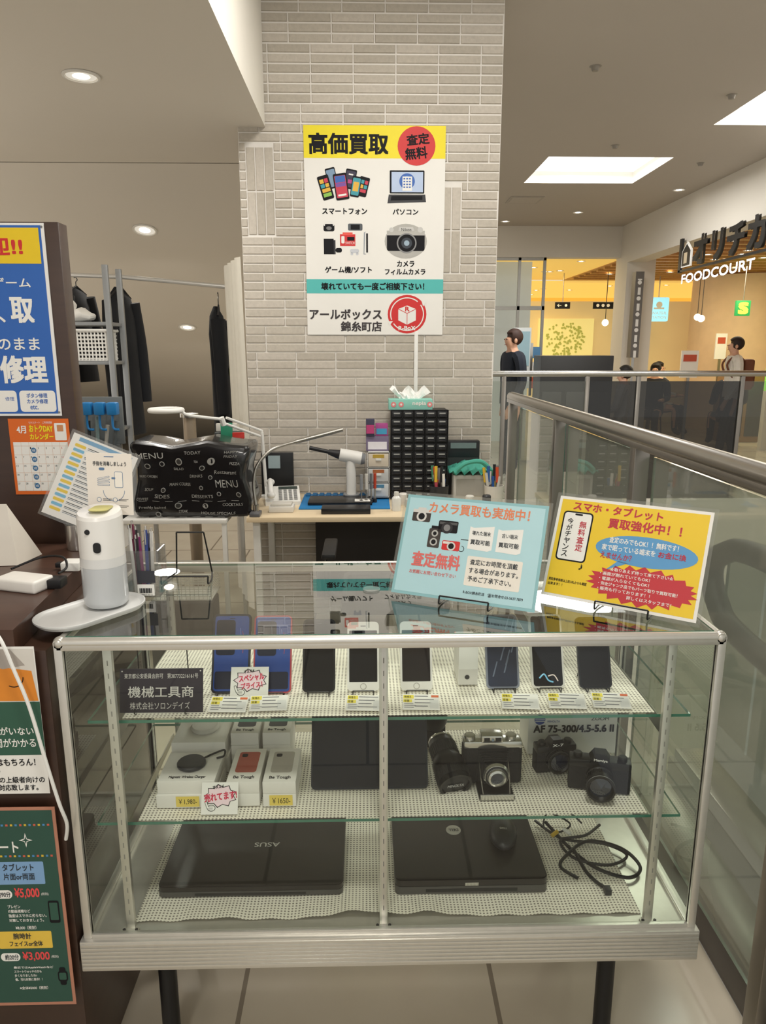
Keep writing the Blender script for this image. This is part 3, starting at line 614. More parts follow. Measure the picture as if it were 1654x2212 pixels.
for k,(pts,r_,lb) in enumerate([([(.40,1.52,.40),(.45,1.46,.395),(.54,1.44,.395),(.58,1.40,.395),(.53,1.37,.395),(.46,1.39,.397),(.44,1.44,.405),(.50,1.45,.41),(.55,1.50,.40)],.0032,'black power cable coiled on the case floor'),
   ([(.42,1.50,.41),(.46,1.42,.397),(.50,1.36,.395),(.56,1.33,.395),(.595,1.36,.397),(.57,1.41,.405),(.50,1.43,.41),(.44,1.39,.405),(.42,1.36,.40),(.45,1.33,.395)],.0038,'thick black mains cable lying in loops'),
   ([(.46,1.40,.41),(.47,1.35,.40),(.485,1.32,.395),(.50,1.30,.395)],.004,'short black cable end with plug'),
   ([(.40,1.53,.42),(.44,1.50,.43),(.47,1.47,.425),(.44,1.45,.42),(.41,1.47,.415),(.43,1.52,.42),(.48,1.52,.42),(.5,1.48,.42)],.0022,'thin tangled audio cable')]):
    b=MB(); b.tube(pts,r_,black,8,8)
    if k==2: b.box(.494,.508,1.285,1.302,.389,.402,dark,.002)
    if k==3: b.cyl((.435,1.45,.421),(.42,1.44,.418),.0045,mat('d7b23a',.4)); b.cyl((.45,1.455,.424),(.462,1.44,.422),.0045,white)
    b.obj('cable',label=lb,cat='cable',group='cables on the case floor')
# ---- signs on top
ZT2=ZT+.001
def easel(M,w,lab,h=.12):
    e=thing('wire_easel',lab,'easel',M=M); b=MB(); a=.05; c=w/2
    for s_ in (-a,a): b.tube([(c+s_,-.012,.019),(c+s_,-.016,.006),(c+s_,-.008,.0015),(c+s_,.02,.0015),(c+s_*.8,.075,.0015)],.0018,wire,8,4); b.tube([(c+s_*.8,.075,.0015),(c+s_*.6,.056,h)],.0018,wire,8,raw=True)
    b.tube([(c-a,-.012,.019),(c+a,-.012,.019)],.0018,wire,8,raw=True); b.tube([(c-a*.6,.056,h),(c+a*.6,.056,h)],.0018,wire,8,raw=True); b.obj('wire_frame',parent=e)
S=Flat(297,210,.297,.21,mat('8fbfc4',.5,var=.02),.0008,.0003)
S.rect(6,6,291,204,mat('b4dae0',.5,var=.02),1); org=mat('e5855a',.55); sal=mat('e0706a',.55); ink2=mat('2a3238',.6,var=0); brn=mat('3b3431',.5)
S.t('カメラ買取も実施中！',52,12,262,35,org,2,.014)
S.rr(18,30,58,56,3,brn,2); S.rect(18,30,58,37,mat('d8d6d0',.4),2.3); S.disc(38,45,11,mat('d8d6d0',.4),2.6); S.disc(38,45,7,ink,2.9); S.rect(28,26,46,31,mat('d8d6d0',.4),2)
S.rr(78,49,120,74,3,ink,2); S.rect(80,52,118,57,mat('555555',.4),2.3); S.disc(97,64,12,dark,2.6); S.disc(97,64,7,mat('888888',.3),2.9)
S.rr(60,68,86,108,3,brn,2); S.rect(64,62,82,68,ink,2); S.disc(73,78,7,mat('bcbcb6',.4),2.5);S.disc(73,78,4,ink,2.7);S.disc(73,96,8,mat('bcbcb6',.4),2.5);S.disc(73,96,5,ink,2.7)
S.rr(92,90,130,110,3,red,2); S.rect(94,92,108,97,mat('e8e4dc',.4),2.3); S.disc(112,101,9,mat('d8d6d0',.4),2.5);S.disc(112,101,6,ink,2.8); S.ring(134,104,5,6.2,ink,2,-90,150)
for x0 in (146,204):
    S.poly([(x0,56),(x0+8,58),(x0+50,52),(x0+50,100),(x0+42,104),(x0,102)],mat('f0efe8',.6),2)
S.t('壊れた端末',152,64,190,73,ink2,3,.008); S.t('買取可能',151,82,191,92,ink2,3,.015); S.t('古い端末',213,64,245,73,ink2,3,.008); S.t('買取可能',209,82,249,92,ink2,3,.015)
S.t('査定無料',34,119,136,149,sal,3,.018); S.t('お気軽にお問い合わせ下さい',32,157,132,165,sal,3,.008)
S.rr(150,116,262,176,3,mat('efe9dc',.6),2); S.t('査定にお時間を頂戴',157,122,253,133,ink2,3,.01); S.t('する場合があります。',157,139,256,150,ink2,3,.01); S.t('予めご了承下さい。',157,156,245,167,ink2,3,.01)
S.t('R-BOX錦糸町店　☎お問合せ:03-5637-7879',152,186,272,193,ink2,3,.006)
M1=Mx.Translation((.050,1.418,ZT2+.008))@Mx.Rotation(math.atan2(-.126,.264),4,'Z')@Mx.Rotation(R(64),4,'X')
def laminate(F,wm,hm):
    F.add([(-.007,-.007,.0024),(wm+.007,-.007,.0024),(wm+.007,hm+.007,.0024),(-.007,hm+.007,.0024)],[(0,1,2,3)],gclear2)
    F.add([(-.007,-.007,-.001),(wm+.007,-.007,-.001),(wm+.007,hm+.007,-.001),(-.007,hm+.007,-.001)],[(0,1,2,3)],glassmat('hazy_film','f2f5f3',.18,'f2f2ee'))
laminate(S,.297,.21)
S.obj('tabletop_sign',label='pale blue laminated camera buying sign on wire easel',cat='sign',M=M1,keep=True)
easel(Mx.Translation((.050,1.418,ZT2))@Mx.Rotation(math.atan2(-.126,.264),4,'Z'),.32,'black wire easel holding the pale blue sign')
S=Flat(297,210,.297,.21,paper,.0008,.0003); S.rect(6,6,291,204,mat('eeca2c',.55,var=.03),1); mag=mat('c02a3e',.55)
S.t('スマホ・タブレット',32,10,208,28,mag,2,.02,1); S.t('買取強化中！！',108,35,246,55,mag,2,.02)
S.rr(14,30,76,134,8,ink,1.5); S.rr(17,33,73,131,6,mat('f0eee8',.6),2); S.rr(38,34,54,38,2,ink,2.3)
S.vt('無料査定',51,48,65,112,mag,3,.012); S.vt('今がチャンス',25,44,37,126,ink,3,.008)
S.disc(187,94,96,mat('5b9ccd',.55),2,30); S.poly([(140,118),(160,120),(118,140)],mat('5b9ccd',.55),2)
S.t('査定のみでもOK！！無料です！',116,72,246,84,winkw,3,.01); S.t('家で眠っている端末を',104,88,206,100,winkw,3,.01); S.t('えませんか？',104,104,164,116,mag,3,.01); S.t('お金に換',212,88,262,100,mag,3.4,.012)
random.seed(3); n=44; S.poly([(190+(104 if k%2 else 92)*math.cos(2*math.pi*k/n)+random.uniform(-3,3),162+(40 if k%2 else 31)*math.sin(2*math.pi*k/n)) for k in range(n)],mat('c4303a',.55),2)
for k,(t_,x0,x1) in enumerate([('☆取りあえず持って来て下さい☆',128,246),('・画面が割れていてもOK！',110,205),('・電源が入らなくてもOK！',110,205),('・完全ジャンク品でもパーツ取りで買取可能！',110,258),('・販売も行っております！！',110,210),('詳しくはスタッフまで！',168,250)]):
    S.t(t_,x0,133+k*10,x1,140+k*10,winkw,3,.01)
S.t('買取参考価格は上記URLからも確認',10,172,88,178,ink,3,.008); S.t('出来ます！！',10,181,40,187,ink,3,.008); S.t('♪',66,136,74,148,ink,3)
laminate(S,.297,.21)
a2=math.atan2(-.164,.237)
S.obj('tabletop_sign',label='yellow laminated phone buying sign on wire easel',cat='sign',M=Mx.Translation((.356,1.398,ZT2+.008))@Mx.Rotation(a2,4,'Z')@Mx.Rotation(R(65),4,'X'),keep=True)
easel(Mx.Translation((.356,1.398,ZT2))@Mx.Rotation(a2,4,'Z'),.33,'black wire easel holding the yellow sign')
easel(Mx.Translation((-.392-.06,1.51,ZT2)),.12,'empty black wire easel on the glass top',.10)
b=MB(); b.lathe([(.018,0),(.018,.0012),(.0001,.0012)],glassmat('suction','e8eceb',.3,'dfe3e0'),24,Mx.Translation((.01,1.46,ZT2))); b.obj('clear_disc',label='clear round plastic sticker on the glass top',cat='sticker')
# ---- sanitiser
e=thing('sanitizer_dispenser','white automatic foam hand sanitizer dispenser','sanitizer dispenser',(-.507,1.350,ZT2+.0135))
wp=mat('eceae5',.3,coat=.3,var=.02)
b=MB(); b.lathe([(.0001,.098),(.0415,.098),(.0415,.172)],wp,40); b.lathe([(.0415,.172),(.039,.178),(.0001,.180)],wp,40)
b.v=[(x,y,z+max(0,(z-.16))*(.35+y*9)) for x,y,z in b.v]; b.prism(rrect(.014,.02,.006,5,0,0),0,.0015,black,Mx.Translation((.006,-.0415,.122))@UP); b.prism(circ(.005,16),0,.0018,black,Mx.Translation((-.010,-.0400,.152))@UP); b.obj('pump_head',parent=e)
b=MB(); b.lathe([(.0001,0),(.037,0),(.040,.004),(.0415,.012),(.0415,.098)],mat('c3c6c8',.25,var=.03,coat=.4),40); b.lathe([(.0418,.080),(.0418,.098)],mat('dcdcda',.3),40); b.obj('bottle',parent=e,label='translucent white soap bottle')
b=MB(); b.prism(rrect(.036,.05,.012,5,.004,.0),.188,.1895,mat('c8c27a',.5)); b.obj('top_sticker',parent=e,label='yellow green sticker')
TM=Mx.Translation((-.527,1.320,ZT2))@Mx.Rotation(R(54),4,'Z')
b=MB(); gr=mat('d2d3d1',.35,var=.03)
def ovring(mb,prof,w,h,mt,M):
    vs=[]; base=rrect(w,h,h*.48,11)
    for off,z in prof:
        for x,y in base:
            l=math.hypot(x,y); k=(l+off)/l; vs.append((x*k,y*k,z))
    m=len(base); mb.add(vs,[(j*m+i,j*m+(i+1)%m,(j+1)*m+(i+1)%m,(j+1)*m+i) for j in range(len(prof)-1) for i in range(m)],mt,True,M); mb.add(vs[-m:],[tuple(range(m))],mt,False,M); mb.add(vs[:m],[tuple(range(m-1,-1,-1))],mt,False,M)
ovring(b,[(-.02,0),(-.004,.003),(.002,.010),(.002,.013),(0,.0135),(-.004,.0095),(-.008,.0085)],.210,.122,gr,TM); b.obj('drip_tray',label='pale grey oval drip tray under the dispenser',cat='tray')
F=Flat(96,130,.088,.122,mat('eee6db',.5,var=.02),.001,.0003); bl_=mat('5f7da0',.5)
F.rect(38,6,58,8,bl_,1); F.t('手指を消毒しましょう',14,17,84,26,ink2,2,.008); F.rr(26,30,38,36,3,bl_,1); F.rr(58,38,76,72,3,bl_,1); F.rr(59,39,75,71,2,mat('f3ede3',.5),1.3); F.ring(56,78,22,23,bl_,1,0,180)
F.rr(52,50,60,54,1,bl_,1.4)
for k in range(4): F.rr(22,50+k*5,48,53+k*5,1.4,bl_,1,-12+4*k); F.rr(23,50.7+k*5,47,52.3+k*5,.8,mat('f3ede3',.5),1.3,-12+4*k)
for k in range(2):
    for j in range(2): F.disc(24+j*34,98+k*14,5,bl_,1); F.disc(24+j*34,98+k*14,4,mat('f3ede3',.5),1.3); F.rect(32+j*34,96+k*14,52+j*34,97+k*14,ink2,1); F.rect(32+j*34,99+k*14,48+j*34,100+k*14,ink2,1)
F.obj('instruction_card',label='cream card showing how to disinfect hands',cat='card',M=Mx.Translation((-.548,1.405,1.185))@Mx.Rotation(R(2),4,'Y')@UP,keep=True)
e=thing('pen_holder','clear acrylic cup crammed with pens and tags','pen holder',(-.461,1.45,ZT2))
b=MB(); gcl=glassmat('acrylic','e6e6e4',.12,'dddddd')
for (ax,a,p,q) in (('y',-.03,-.036,.036),('y',.03,-.036,.036),('x',-.036,-.03,.03),('x',.036,-.03,.03)): pane(b,ax,a,p,q,0,.098,gcl,gcl,.002)
b.box(-.036,.036,-.03,.03,0,.003,gcl); b.obj('cup',parent=e)
b=MB(); F2=Mx.Translation((0,-.032,0))@UP
b.prism(rrect(.034,.024,.001,2,.01,.016),0,.0006,paper,F2); b.prism(rrect(.036,.026,.001,2,.012,.044),0,.0006,mat('33333a',.5),F2)
for k in range(14): b.box(-.003+k*.0018,-.0023+k*.0018+(.0006 if k%3 else 0),-.0335,-.0327,.01,.02,ink)
b.text('4988627 30112',-.002,.005,.023,.008,.0012,ink,F2); b.obj('price_tag',parent=e,label='white and black barcode tags')
random.seed(8)
for k,hx in enumerate(['b03a5a','26262a','8a2f6a','e0e0dc','26262a','3a4a8a','c0b8b0','7d3350','1b1b1e','d8d5d0']):
    x=random.uniform(-.026,.026);y=random.uniform(-.02,.02);tx=random.uniform(-.012,.012);ty=random.uniform(-.01,.01)
    b=MB(); hh=random.uniform(.115,.145); b.cyl((x,y,.004),(x+tx,y+ty,hh),.0035,mat(hx,.35),seg=10); b.cyl((x+tx,y+ty,hh),(x+tx*1.1,y+ty*1.1,hh+.008),.0022,chrome,seg=8); b.box(x+tx-.001,x+tx+.001,y+ty-.0055,y+ty-.0035,hh-.03,hh,chrome); o=b.obj('pen',label='ballpoint pen standing in the acrylic cup',cat='pen',group='pens in the acrylic cup',keep=True); o.location=(-.461,1.45,ZT2+.001)
# ================================================================= COUNTER LEFT
wd=woodmat('dark_brown_laminate','33211a','463024',(2,2,30),.35); wdh=woodmat('dark_brown_laminate_top','3d2820','563d31',(3,25,3),.3)
e=thing('service_counter','dark brown wood laminate service counter','counter',(-1.3,1.5,0))
b=MB(); b.box(-.7,.735,-.30,.25,0,.985,wd,.002); b.obj('cabinet',parent=e)
b=MB(); b.add([(-.7,-.315,.986),(.690,-.315,.986),(.640,.26,.986),(-.7,.26,.986),(-.7,-.315,1.03),(.690,-.315,1.03),(.640,.26,1.03),(-.7,.26,1.03)],[(3,2,1,0),(4,5,6,7),(0,1,5,4),(1,2,6,5),(2,3,7,6),(3,0,4,7)],wdh); b.obj('counter_top',parent=e)
b=MB(); b.box(-1.9,-.708,1.79,1.84,0,1.79,wd,.002); b.obj('partition_board',label='tall dark brown partition panel behind the counter',cat='partition')
F=Flat(200,415,.215,.442,mat('f0efec',.5),.002,.0004); bb=mat('2f66b8',.5,var=.03)
F.rect(0,5,193,410,bb,1); F.rect(0,10,188,84,mat('eecb1f',.5),2); F.t('迎!!',72,30,150,66,red,3,.022)
F.t('ゲーム',78,114,160,134,winkw,3,.01); F.t('取',112,156,160,208,winkw,3,.022); F.t('、',84,196,98,208,winkw,3,.022); F.t('のまま',76,242,166,268,winkw,3,.01); F.t('修理',76,282,176,340,winkw,3,.022)
F.rr(30,358,104,406,8,winkw,2); F.rr(110,358,190,406,8,winkw,2); F.t('修理',78,372,98,381,bb,3); F.t('ボタン修理',126,364,172,374,bb,3,.01); F.t('カメラ修理',126,377,172,387,bb,3,.01); F.t('etc.',132,391,150,400,bb,3,.01)
for yy in (8,407): F.disc(195,yy,2.5,mat('8a8a8a',.3,.8),3)
F.obj('poster',label='blue and yellow repair service poster in clear frame',cat='poster',M=Mx.Translation((-.955,1.786,1.345))@UP,keep=True)
F=Flat(135,170,.146,.188,mat('e06a1e',.55,var=.04),.0008,.0003)
F.t('4月',18,16,38,32,winkw,2,.02); F.t('おトクDAY',46,14,98,29,yel,2,.02); F.t('カレンダー',46,33,98,46,yel,2,.02); F.rr(102,10,128,48,2,paper,1); F.rr(108,14,122,28,1,mat('c98a5a',.5),2)
F.t('らかスタート　ご利用感謝',46,6,98,11,winkw,2)
F.rect(6,52,129,162,paper,1); 
for k in range(8): F.rect(6+k*17.4,52,6.6+k*17.4,162,mat('d9b29a',.5),1.4)
for k in range(6): F.rect(6,60+k*20,129,60.6+k*20,mat('d9b29a',.5),1.4)
dn=1
for r_ in range(5):
    for k in range(7):
        if r_==0 and k<2: continue
        if dn>30: break
        F.t(str(dn),8+k*17.5,63+r_*20,8+k*17.5+(2.6 if dn<10 else 5),67+r_*20,red if k==6 else ink,2); dn+=1
for (k,r_) in ((2,0),(2,1),(2,2),(2,3),(2,4)): F.disc(16+k*17.4,70+r_*20,6,mat('2d6a9a',.5),3); F.t('3倍',12+k*17.4,67+r_*20,20+k*17.4,73+r_*20,winkw,3.4)
F.disc(120,112,7,mat('e05a3a',.5),3); F.rr(98,126,128,140,2,mat('e8c24a',.5),3); F.t('5倍',100,128,112,138,red,3.4)
F.obj('calendar',label='orange monthly promotion calendar on brown board',cat='calendar',M=Mx.Translation((-.872,1.787,1.150))@UP,keep=True)
F=Flat(130,170,.160,.205,paper,.001,.0003)
F.rect(14,4,120,12,mat('7ca8c8',.5),1)
for k in range(15):
    F.rr(10,18+k*9.5,32,24+k*9.5,2,mat(['e8c84a','7ab8d8'][k%2],.5),1); F.rect(36,19+k*9.5,36+40+((k*17)%36),20.3+k*9.5,ink2,1); F.rect(36,22+k*9.5,36+30+((k*11)%40),23+k*9.5,mat('6a7a8a',.5),1)
F.rr(92,20,124,42,3,yel,1.4);F.rr(96,60,124,82,3,mat('e8c84a',.5),1.4); F.rr(90,110,124,150,3,mat('ddd25a',.5),1.4)
laminate(F,.160,.205)
F.obj('leaflet',label='tilted laminated price leaflet with yellow and blue marks',cat='leaflet',M=Mx.Translation((-.775,1.70,1.125))@Mx.Rotation(R(18),4,'Y')@Mx.Rotation(R(78),4,'X')@Mx.Rotation(R(-5),4,'Z'),keep=True)
F=Flat(200,330,.165,.285,paper,.0008,.0003); gn=mat('2f5a48',.6)
F.rect(0,5,198,118,mat('d8d4cc',.5),1); F.poly([(70,118),(80,70),(130,44),(190,52),(198,118)],mat('e08a2c',.55),1.3); F.poly([(90,5),(150,5),(178,40),(130,48),(100,30)],mat('a8a098',.55),1.5)
F.ring(150,66,20,22,ink,2,0,120); F.rect(0,120,200,240,gn,1); F.t('の方',82,152,112,168,winkw,2,.008); F.t('も人がいない',72,176,180,194,winkw,2,.008); F.t('時間がかかる',76,202,182,222,winkw,2,.008)
F.t('どはもちろん！',78,248,176,264,ink,2,.01); F.t('や',86,272,98,284,ink,2,.01); F.t('などの上級者向けの',66,290,192,304,ink,2,.01); F.t('ご対応致します。',80,308,176,322,ink,2,.01)
F.obj('poster',label='green and orange service poster on the counter front',cat='poster',M=Mx.Translation((-.742,1.183,.715))@UP,keep=True)
F=Flat(220,430,.185,.435,mat('b98068',.5),.0012,.0004); F.rect(6,6,213,423,mat('2a5043',.65),1)
F.t('ート',92,70,132,92,winkw,2,.015); F.poly([(150,52),(153,64),(165,67),(153,70),(150,82),(147,70),(135,67),(147,64)],winkw,2); F.poly([(150,58),(152,65),(159,67),(152,69),(150,76),(148,69),(141,67),(148,65)],mat('2a5043',.65),2.3)
for k in range(14): F.rect(70+k*10,34,75+k*10,38,mat(['4a8ac0','d0604a','d8b83a'][k%3],.5),1.5); F.rect(70+k*10,98,75+k*10,102,mat(['4a8ac0','d0604a','d8b83a'][k%3],.5),1.5)
F.rr(70,112,182,160,3,mat('7fa6cf',.55),1.5); F.t('タブレット',92,116,160,131,ink2,2.4,.01); F.t('片面or両面',92,136,160,150,ink2,2.4,.01)
F.rr(62,172,106,190,9,winkw,1.6); F.t('約90分',72,175,102,187,ink2,2.4,.01); F.t('¥5,000',112,168,166,190,mat('ec5050',.5),2.4,.015); F.t('(税別)',170,178,186,185,winkw,2)
for k,tx in enumerate(['プレゼン','の動画視聴など','強度はスマホに劣らない。','対策しておきましょう。']): F.t(tx,92,204+k*10,92+len(tx)*7,211+k*10,winkw,2,.008)
F.rr(182,196,206,244,4,ink,2.6); F.rr(185,200,203,238,2,mat('2c5546',.6),3); F.t('¥8,000（税別）',104,250,150,258,winkw,2,.008)
F.rr(62,262,182,300,3,mat('e8c34a',.55),1.5); F.t('腕時計',96,266,136,279,ink2,2.4,.01); F.t('フェイスor全体',86,283,160,295,ink2,2.4,.01)
F.rr(62,310,106,328,9,winkw,1.6); F.t('約20分',72,313,102,325,ink2,2.4,.01); F.t('¥3,000',112,308,172,328,mat('ec5050',.5),2.4,.015); F.t('(税別)',176,316,192,323,winkw,2)
for k,tx in enumerate(['最近ではAppleWatchなど','スマートウォッチの方も','多くなりましたね♪','傷、汚れ対策に是非！！']): F.t(tx,88,340+k*9,88+len(tx)*5.6,346+k*9,winkw,2,.008)
F.rr(190,344,204,384,4,ink,2.6); F.rr(186,352,208,376,6,ink,2.9); F.rr(189,356,205,372,3,mat('2c5546',.6),3.2); F.t('※全体¥5000（税別）',96,386,160,393,winkw,2,.008)
F.obj('poster',label='chalkboard style framed price poster on the counter front',cat='poster',M=Mx.Translation((-.757,1.183,.252))@UP,keep=True)
e=thing('power_adapter','white rectangular laptop power adapter with cable','power adapter',(-.692,1.41,1.03),-18)
b=MB(); b.box(-.050,.050,-.028,.028,0,.026,mat('ece9e2',.4,coat=.3),.006,seg=3); b.obj('brick',parent=e)
b=MB(); b.box(-.068,-.048,-.02,-.004,.004,.018,white,.003); b.obj('plug',parent=e)
b=MB(); b.tube([(-.63,1.43,1.055),(-.625,1.46,1.06),(-.65,1.50,1.07),(-.71,1.53,1.06),(-.75,1.48,1.05)],.0025,black,8); b.box(-.645,-.615,1.40,1.435,1.031,1.05,black,.003); b.obj('cable',label='black cable with plug beside white adapter',cat='cable')
b=MB(); b.tube([(-.752,1.40,1.044),(-.755,1.33,1.036),(-.700,1.24,1.036),(-.650,1.185,1.036),(-.622,1.165,1.02),(-.604,1.162,.965),(-.585,1.160,.90),(-.568,1.160,.80),(-.553,1.162,.71),(-.5475,1.172,.66),(-.557,1.182,.62)],.0032,white,8); b.obj('cable',label='white cable hanging over the counter edge',cat='cable')
b=MB(); b.box(-.665,-.625,1.52,1.56,1.031,1.05,white,.003); b.box(-.681,-.665,1.532,1.548,1.036,1.046,black,.001); b.obj('charging_block',label='small white charger plug on the counter',cat='charger')
b=MB(); stn=mat('ddd6ca',.6,var=.12,sc=12)
b.add([(-.94,1.55,1.031),(-.780,1.57,1.031),(-.805,1.60,1.165),(-.94,1.59,1.165),(-.765,1.66,1.031),(-.92,1.66,1.031)],[(0,1,2,3),(1,4,2),(4,5,3,2),(5,0,3)],stn); b.obj('tent_card',label='worn cream tent card standing on the counter',cat='card')
b=MB(); b.lathe([(.0001,.0),(.024,0),(.026,.01),(.026,.062),(.023,.062),(.022,.01)],chrome,28,Mx.Translation((-.700,1.71,1.031))); b.obj('steel_cup',label='brushed steel cup by the partition',cat='cup')
# ================================================================= DESK AREA
pine=woodmat('pale_birch','d6c19e','e3d2b3',(3,20,3),.45)
e=thing('workbench','pale wood workbench with white metal legs','desk',(.09,3.68,0))
b=MB(); b.box(-.665,.62,-.30,.30,.695,.72,pine,.004); b.obj('desk_top',parent=e)
for x in (-.64,.57):
    for y in (-.27,.25): b=MB(); b.box(x,x+.035,y,y+.035,0,.695,mat('d6d4ce',.4),.003); b.obj('leg',parent=e)
b=MB(); b.box(-.6,.57,.25,.27,.60,.66,mat('d6d4ce',.4)); b.obj('crossbar',parent=e)
b=MB(); b.box(-.28,.2,3.86,3.9,.15,.66,mat('1f1a1a',.5),.003); b.obj('modesty_panel',label='dark panel leaning behind the workbench',cat='panel')
e=thing('desk_lamp','silver clamp desk lamp with curved thin arm','desk lamp',(-.535,3.44,.72))
b=MB(); b.box(-.025,.025,-.058,.02,.001,.02,mat('77777a',.4,.6),.004); b.cyl((0,0,.02),(0,0,.05),.014,steel); b.obj('clamp',parent=e)
b=MB(); b.tube([(0,0,.05),(-.01,.02,.15),(.01,.04,.24),(.08,.07,.31),(.19,.09,.345)],.008,steel,10); b.obj('arm',parent=e)
b=MB(); b.tube([(.19,.09,.345),(.42,.13,.40)],.011,steel,10,raw=True); b.obj('lamp_head',parent=e)
b=MB(); b.box(-.575,-.40,3.93,3.965,.722,.955,mat('1d1e20',.35),.004); b.box(-.535,-.47,3.926,3.93,.87,.94,mat('9fb0b4',.4)); b.obj('network_box',label='upright black network device against the bricks',cat='router')
e=thing('telephone','white office desk telephone with handset','telephone',(-.440,3.74,.72),8)
b=MB(); b.add([(-.09,-.09,0),(.09,-.09,0),(.09,.09,0),(-.09,.09,0),(-.09,-.09,.02),(.09,-.09,.02),(.09,.09,.07),(-.09,.09,.07)],[(3,2,1,0),(4,5,6,7),(0,1,5,4),(1,2,6,5),(2,3,7,6),(3,0,4,7)],white); b.obj('base',parent=e)
b=MB(); TS=Mx.Translation((0,0,.046))@Mx.Rotation(math.atan2(.05,.18),4,'X')
for i in range(4):
    for j in range(6): b.box(-.02+i*.026,-.003+i*.026,-.075+j*.02,-.062+j*.02,0,.005,mat('9a9a98',.5),.001,M=TS)
b.box(-.02,.08,.05,.078,0,.004,mat('3a443f',.2),M=TS); b.obj('keypad',parent=e)
b=MB(); b.tube([(-.06,-.085,.055),(-.062,-.06,.075),(-.062,0,.09),(-.062,.06,.105),(-.06,.085,.095)],.014,white,12); b.ball((-.06,-.08,.055),(.022,.024,.018),white);b.ball((-.06,.08,.095),(.022,.024,.018),white); b.obj('handset',parent=e)
b=MB(); b.box(-.48,-.36,3.48,3.58,.721,.75,mat('dcd9d2',.5),.004); b.box(-.47,-.37,3.49,3.57,.75,.762,mat('cfcbc2',.5),.003); b.obj('paper_block',label='stack of white notes on the workbench',cat='paper stack')
b=MB(); matb=mat('1c78b5',.55,var=.1); b.box(-.34,.12,3.55,3.93,.721,.726,matb,.001)
for k in range(12): b.box(-.33+k*.037,-.305+k*.037,3.86,3.92,.726,.735,mat('17608f',.5),.002)
b.obj('silicone_mat',label='blue silicone repair mat with compartments',cat='mat')
b=MB(); b.box(-.30,.03,3.62,3.80,.7265,.742,mat('1a1a1c',.25),.003); b.box(-.06,.02,3.64,3.70,.742,.744,paper); b.obj('dismantled_laptop',label='black dismantled laptop on the blue mat',cat='laptop')
b=MB(); b.box(-.22,.02,3.44,3.54,.721,.748,mat('1b1b1e',.3),.003); b.obj('black_case',label='flat black device at the bench edge',cat='case')
e=thing('air_duster','white electric air duster with black nozzle','air duster',(-.08,3.82,.735))
b=MB(); b.cyl((0,0,0),(0,0,.012),.045,mat('8b8d90',.4)); b.tube([(0,0,.012),(.0,0,.10),(-.005,0,.2)],.026,white,16); b.obj('handle',parent=e)
b=MB(); b.tube([(.055,0,.205),(0,0,.215),(-.06,0,.225)],.034,white,18); b.cyl((.055,0,.203),(.075,0,.20),.034,mat('8b8d90',.4),.026); b.obj('motor_housing',parent=e)
b=MB(); b.cyl((-.06,0,.225),(-.12,0,.24),.026,dark,.014,cap=True); b.cyl((-.12,0,.24),(-.22,0,.262),.011,black); b.obj('nozzle',parent=e)
for k,(x,hx) in enumerate([(-.025,'8d8f92'),(-.0,'d0ccc4'),(.025,'6a6d70'),(.045,'b8442e')]):
    b=MB(); yy=3.66+.012*k; b.cyl((x,yy,.745),(x,yy,.80),.0035,steel,seg=8); b.cyl((x,yy,.80),(x,yy,.88),.008,mat(hx,.35),seg=10); b.cyl((x,yy,.7265),(x,yy,.745),.011,dark,seg=10); b.obj('screwdriver',label='precision screwdriver standing on the bench',cat='screwdriver',group='screwdrivers on the bench')
e=thing('mini_drawer_unit','small white three drawer desktop unit','drawer unit',(.065,3.85,.737))
b=MB(); fw=mat('e6e6e2',.35)
for z in (0,.08,.16,.24): b.box(-.058,.058,-.08,.08,z,z+.004,fw)
for x in (-.058,.055): b.box(x,x+.003,-.08,.08,0,.244,fw)
b.obj('shell',parent=e)
for k in range(3):
    b=MB(); b.box(-.053,.053,-.084,.07,.006+k*.08,.074+k*.08,mat(['cfd2d2','c7c9c8','d8cdbb'][k],.3),.003); b.box(-.015,.015,-.092,-.084,.038+k*.08,.050+k*.08,fw,.002); b.box(-.03,.03,-.0855,-.084,.053+k*.08,.070+k*.08,mat(['4a80a0','a8643a','b89a3a'][k],.5)); b.obj('drawer',parent=e)
b=MB(); b.box(.0,.12,3.80,3.86,.982,1.06,mat('7b6f8c',.45),.002); b.box(.01,.11,3.797,3.80,.99,1.03,mat('e7e4ea',.5)); b.obj('supply_box',label='purple and white supply box on mini drawers',cat='box')
b=MB(); b.box(-.0,.045,3.79,3.84,1.061,1.15,mat('3a3a52',.45),.002); b.box(.002,.043,3.787,3.79,1.075,1.12,mat('c0407a',.5)); b.obj('ink_box',label='dark box with magenta label',cat='box')
b=MB(); b.box(.05,.115,3.80,3.85,1.061,1.125,mat('b04a90',.45),.002); b.box(.055,.11,3.797,3.80,1.07,1.10,mat('46a0c8',.5)); b.obj('ink_box',label='magenta and blue small carton',cat='box')
e=thing('parts_cabinet','black plastic parts cabinet with many small drawers','parts cabinet',(.282,3.88,.72))
b=MB(); W=.30; Hh=.475; b.box(-W/2,W/2,-.06,.09,0,Hh,mat('0f0f11',.4),.004); 
for i in range(6): b.box(-W/2+i*W/5-.002,-W/2+i*W/5+.002,-.082,-.06,0,Hh,black)
for j in range(12): b.box(-W/2,W/2,-.082,-.06,j*Hh/11-.002,j*Hh/11+.002,black)
b.obj('housing',parent=e)
dr=mat('242427',.3); dl=mat('a9aaa6',.5)
for j in range(11):
    for i in range(5):
        x=-W/2+(i+.5)*W/5; z=(j+.5)*Hh/11
        b=MB(); b.box(x-.026,x+.026,-.079,-.07,z-.018,z+.017,dr,.002); b.box(x-.016,x+.016,-.090,-.079,z-.012,z-.006,dr,.001); b.box(x-.016,x+.016,-.0805,-.079,z+.002,z+.009,dl); b.obj('drawer',parent=e,label='small smoky drawer with white label')
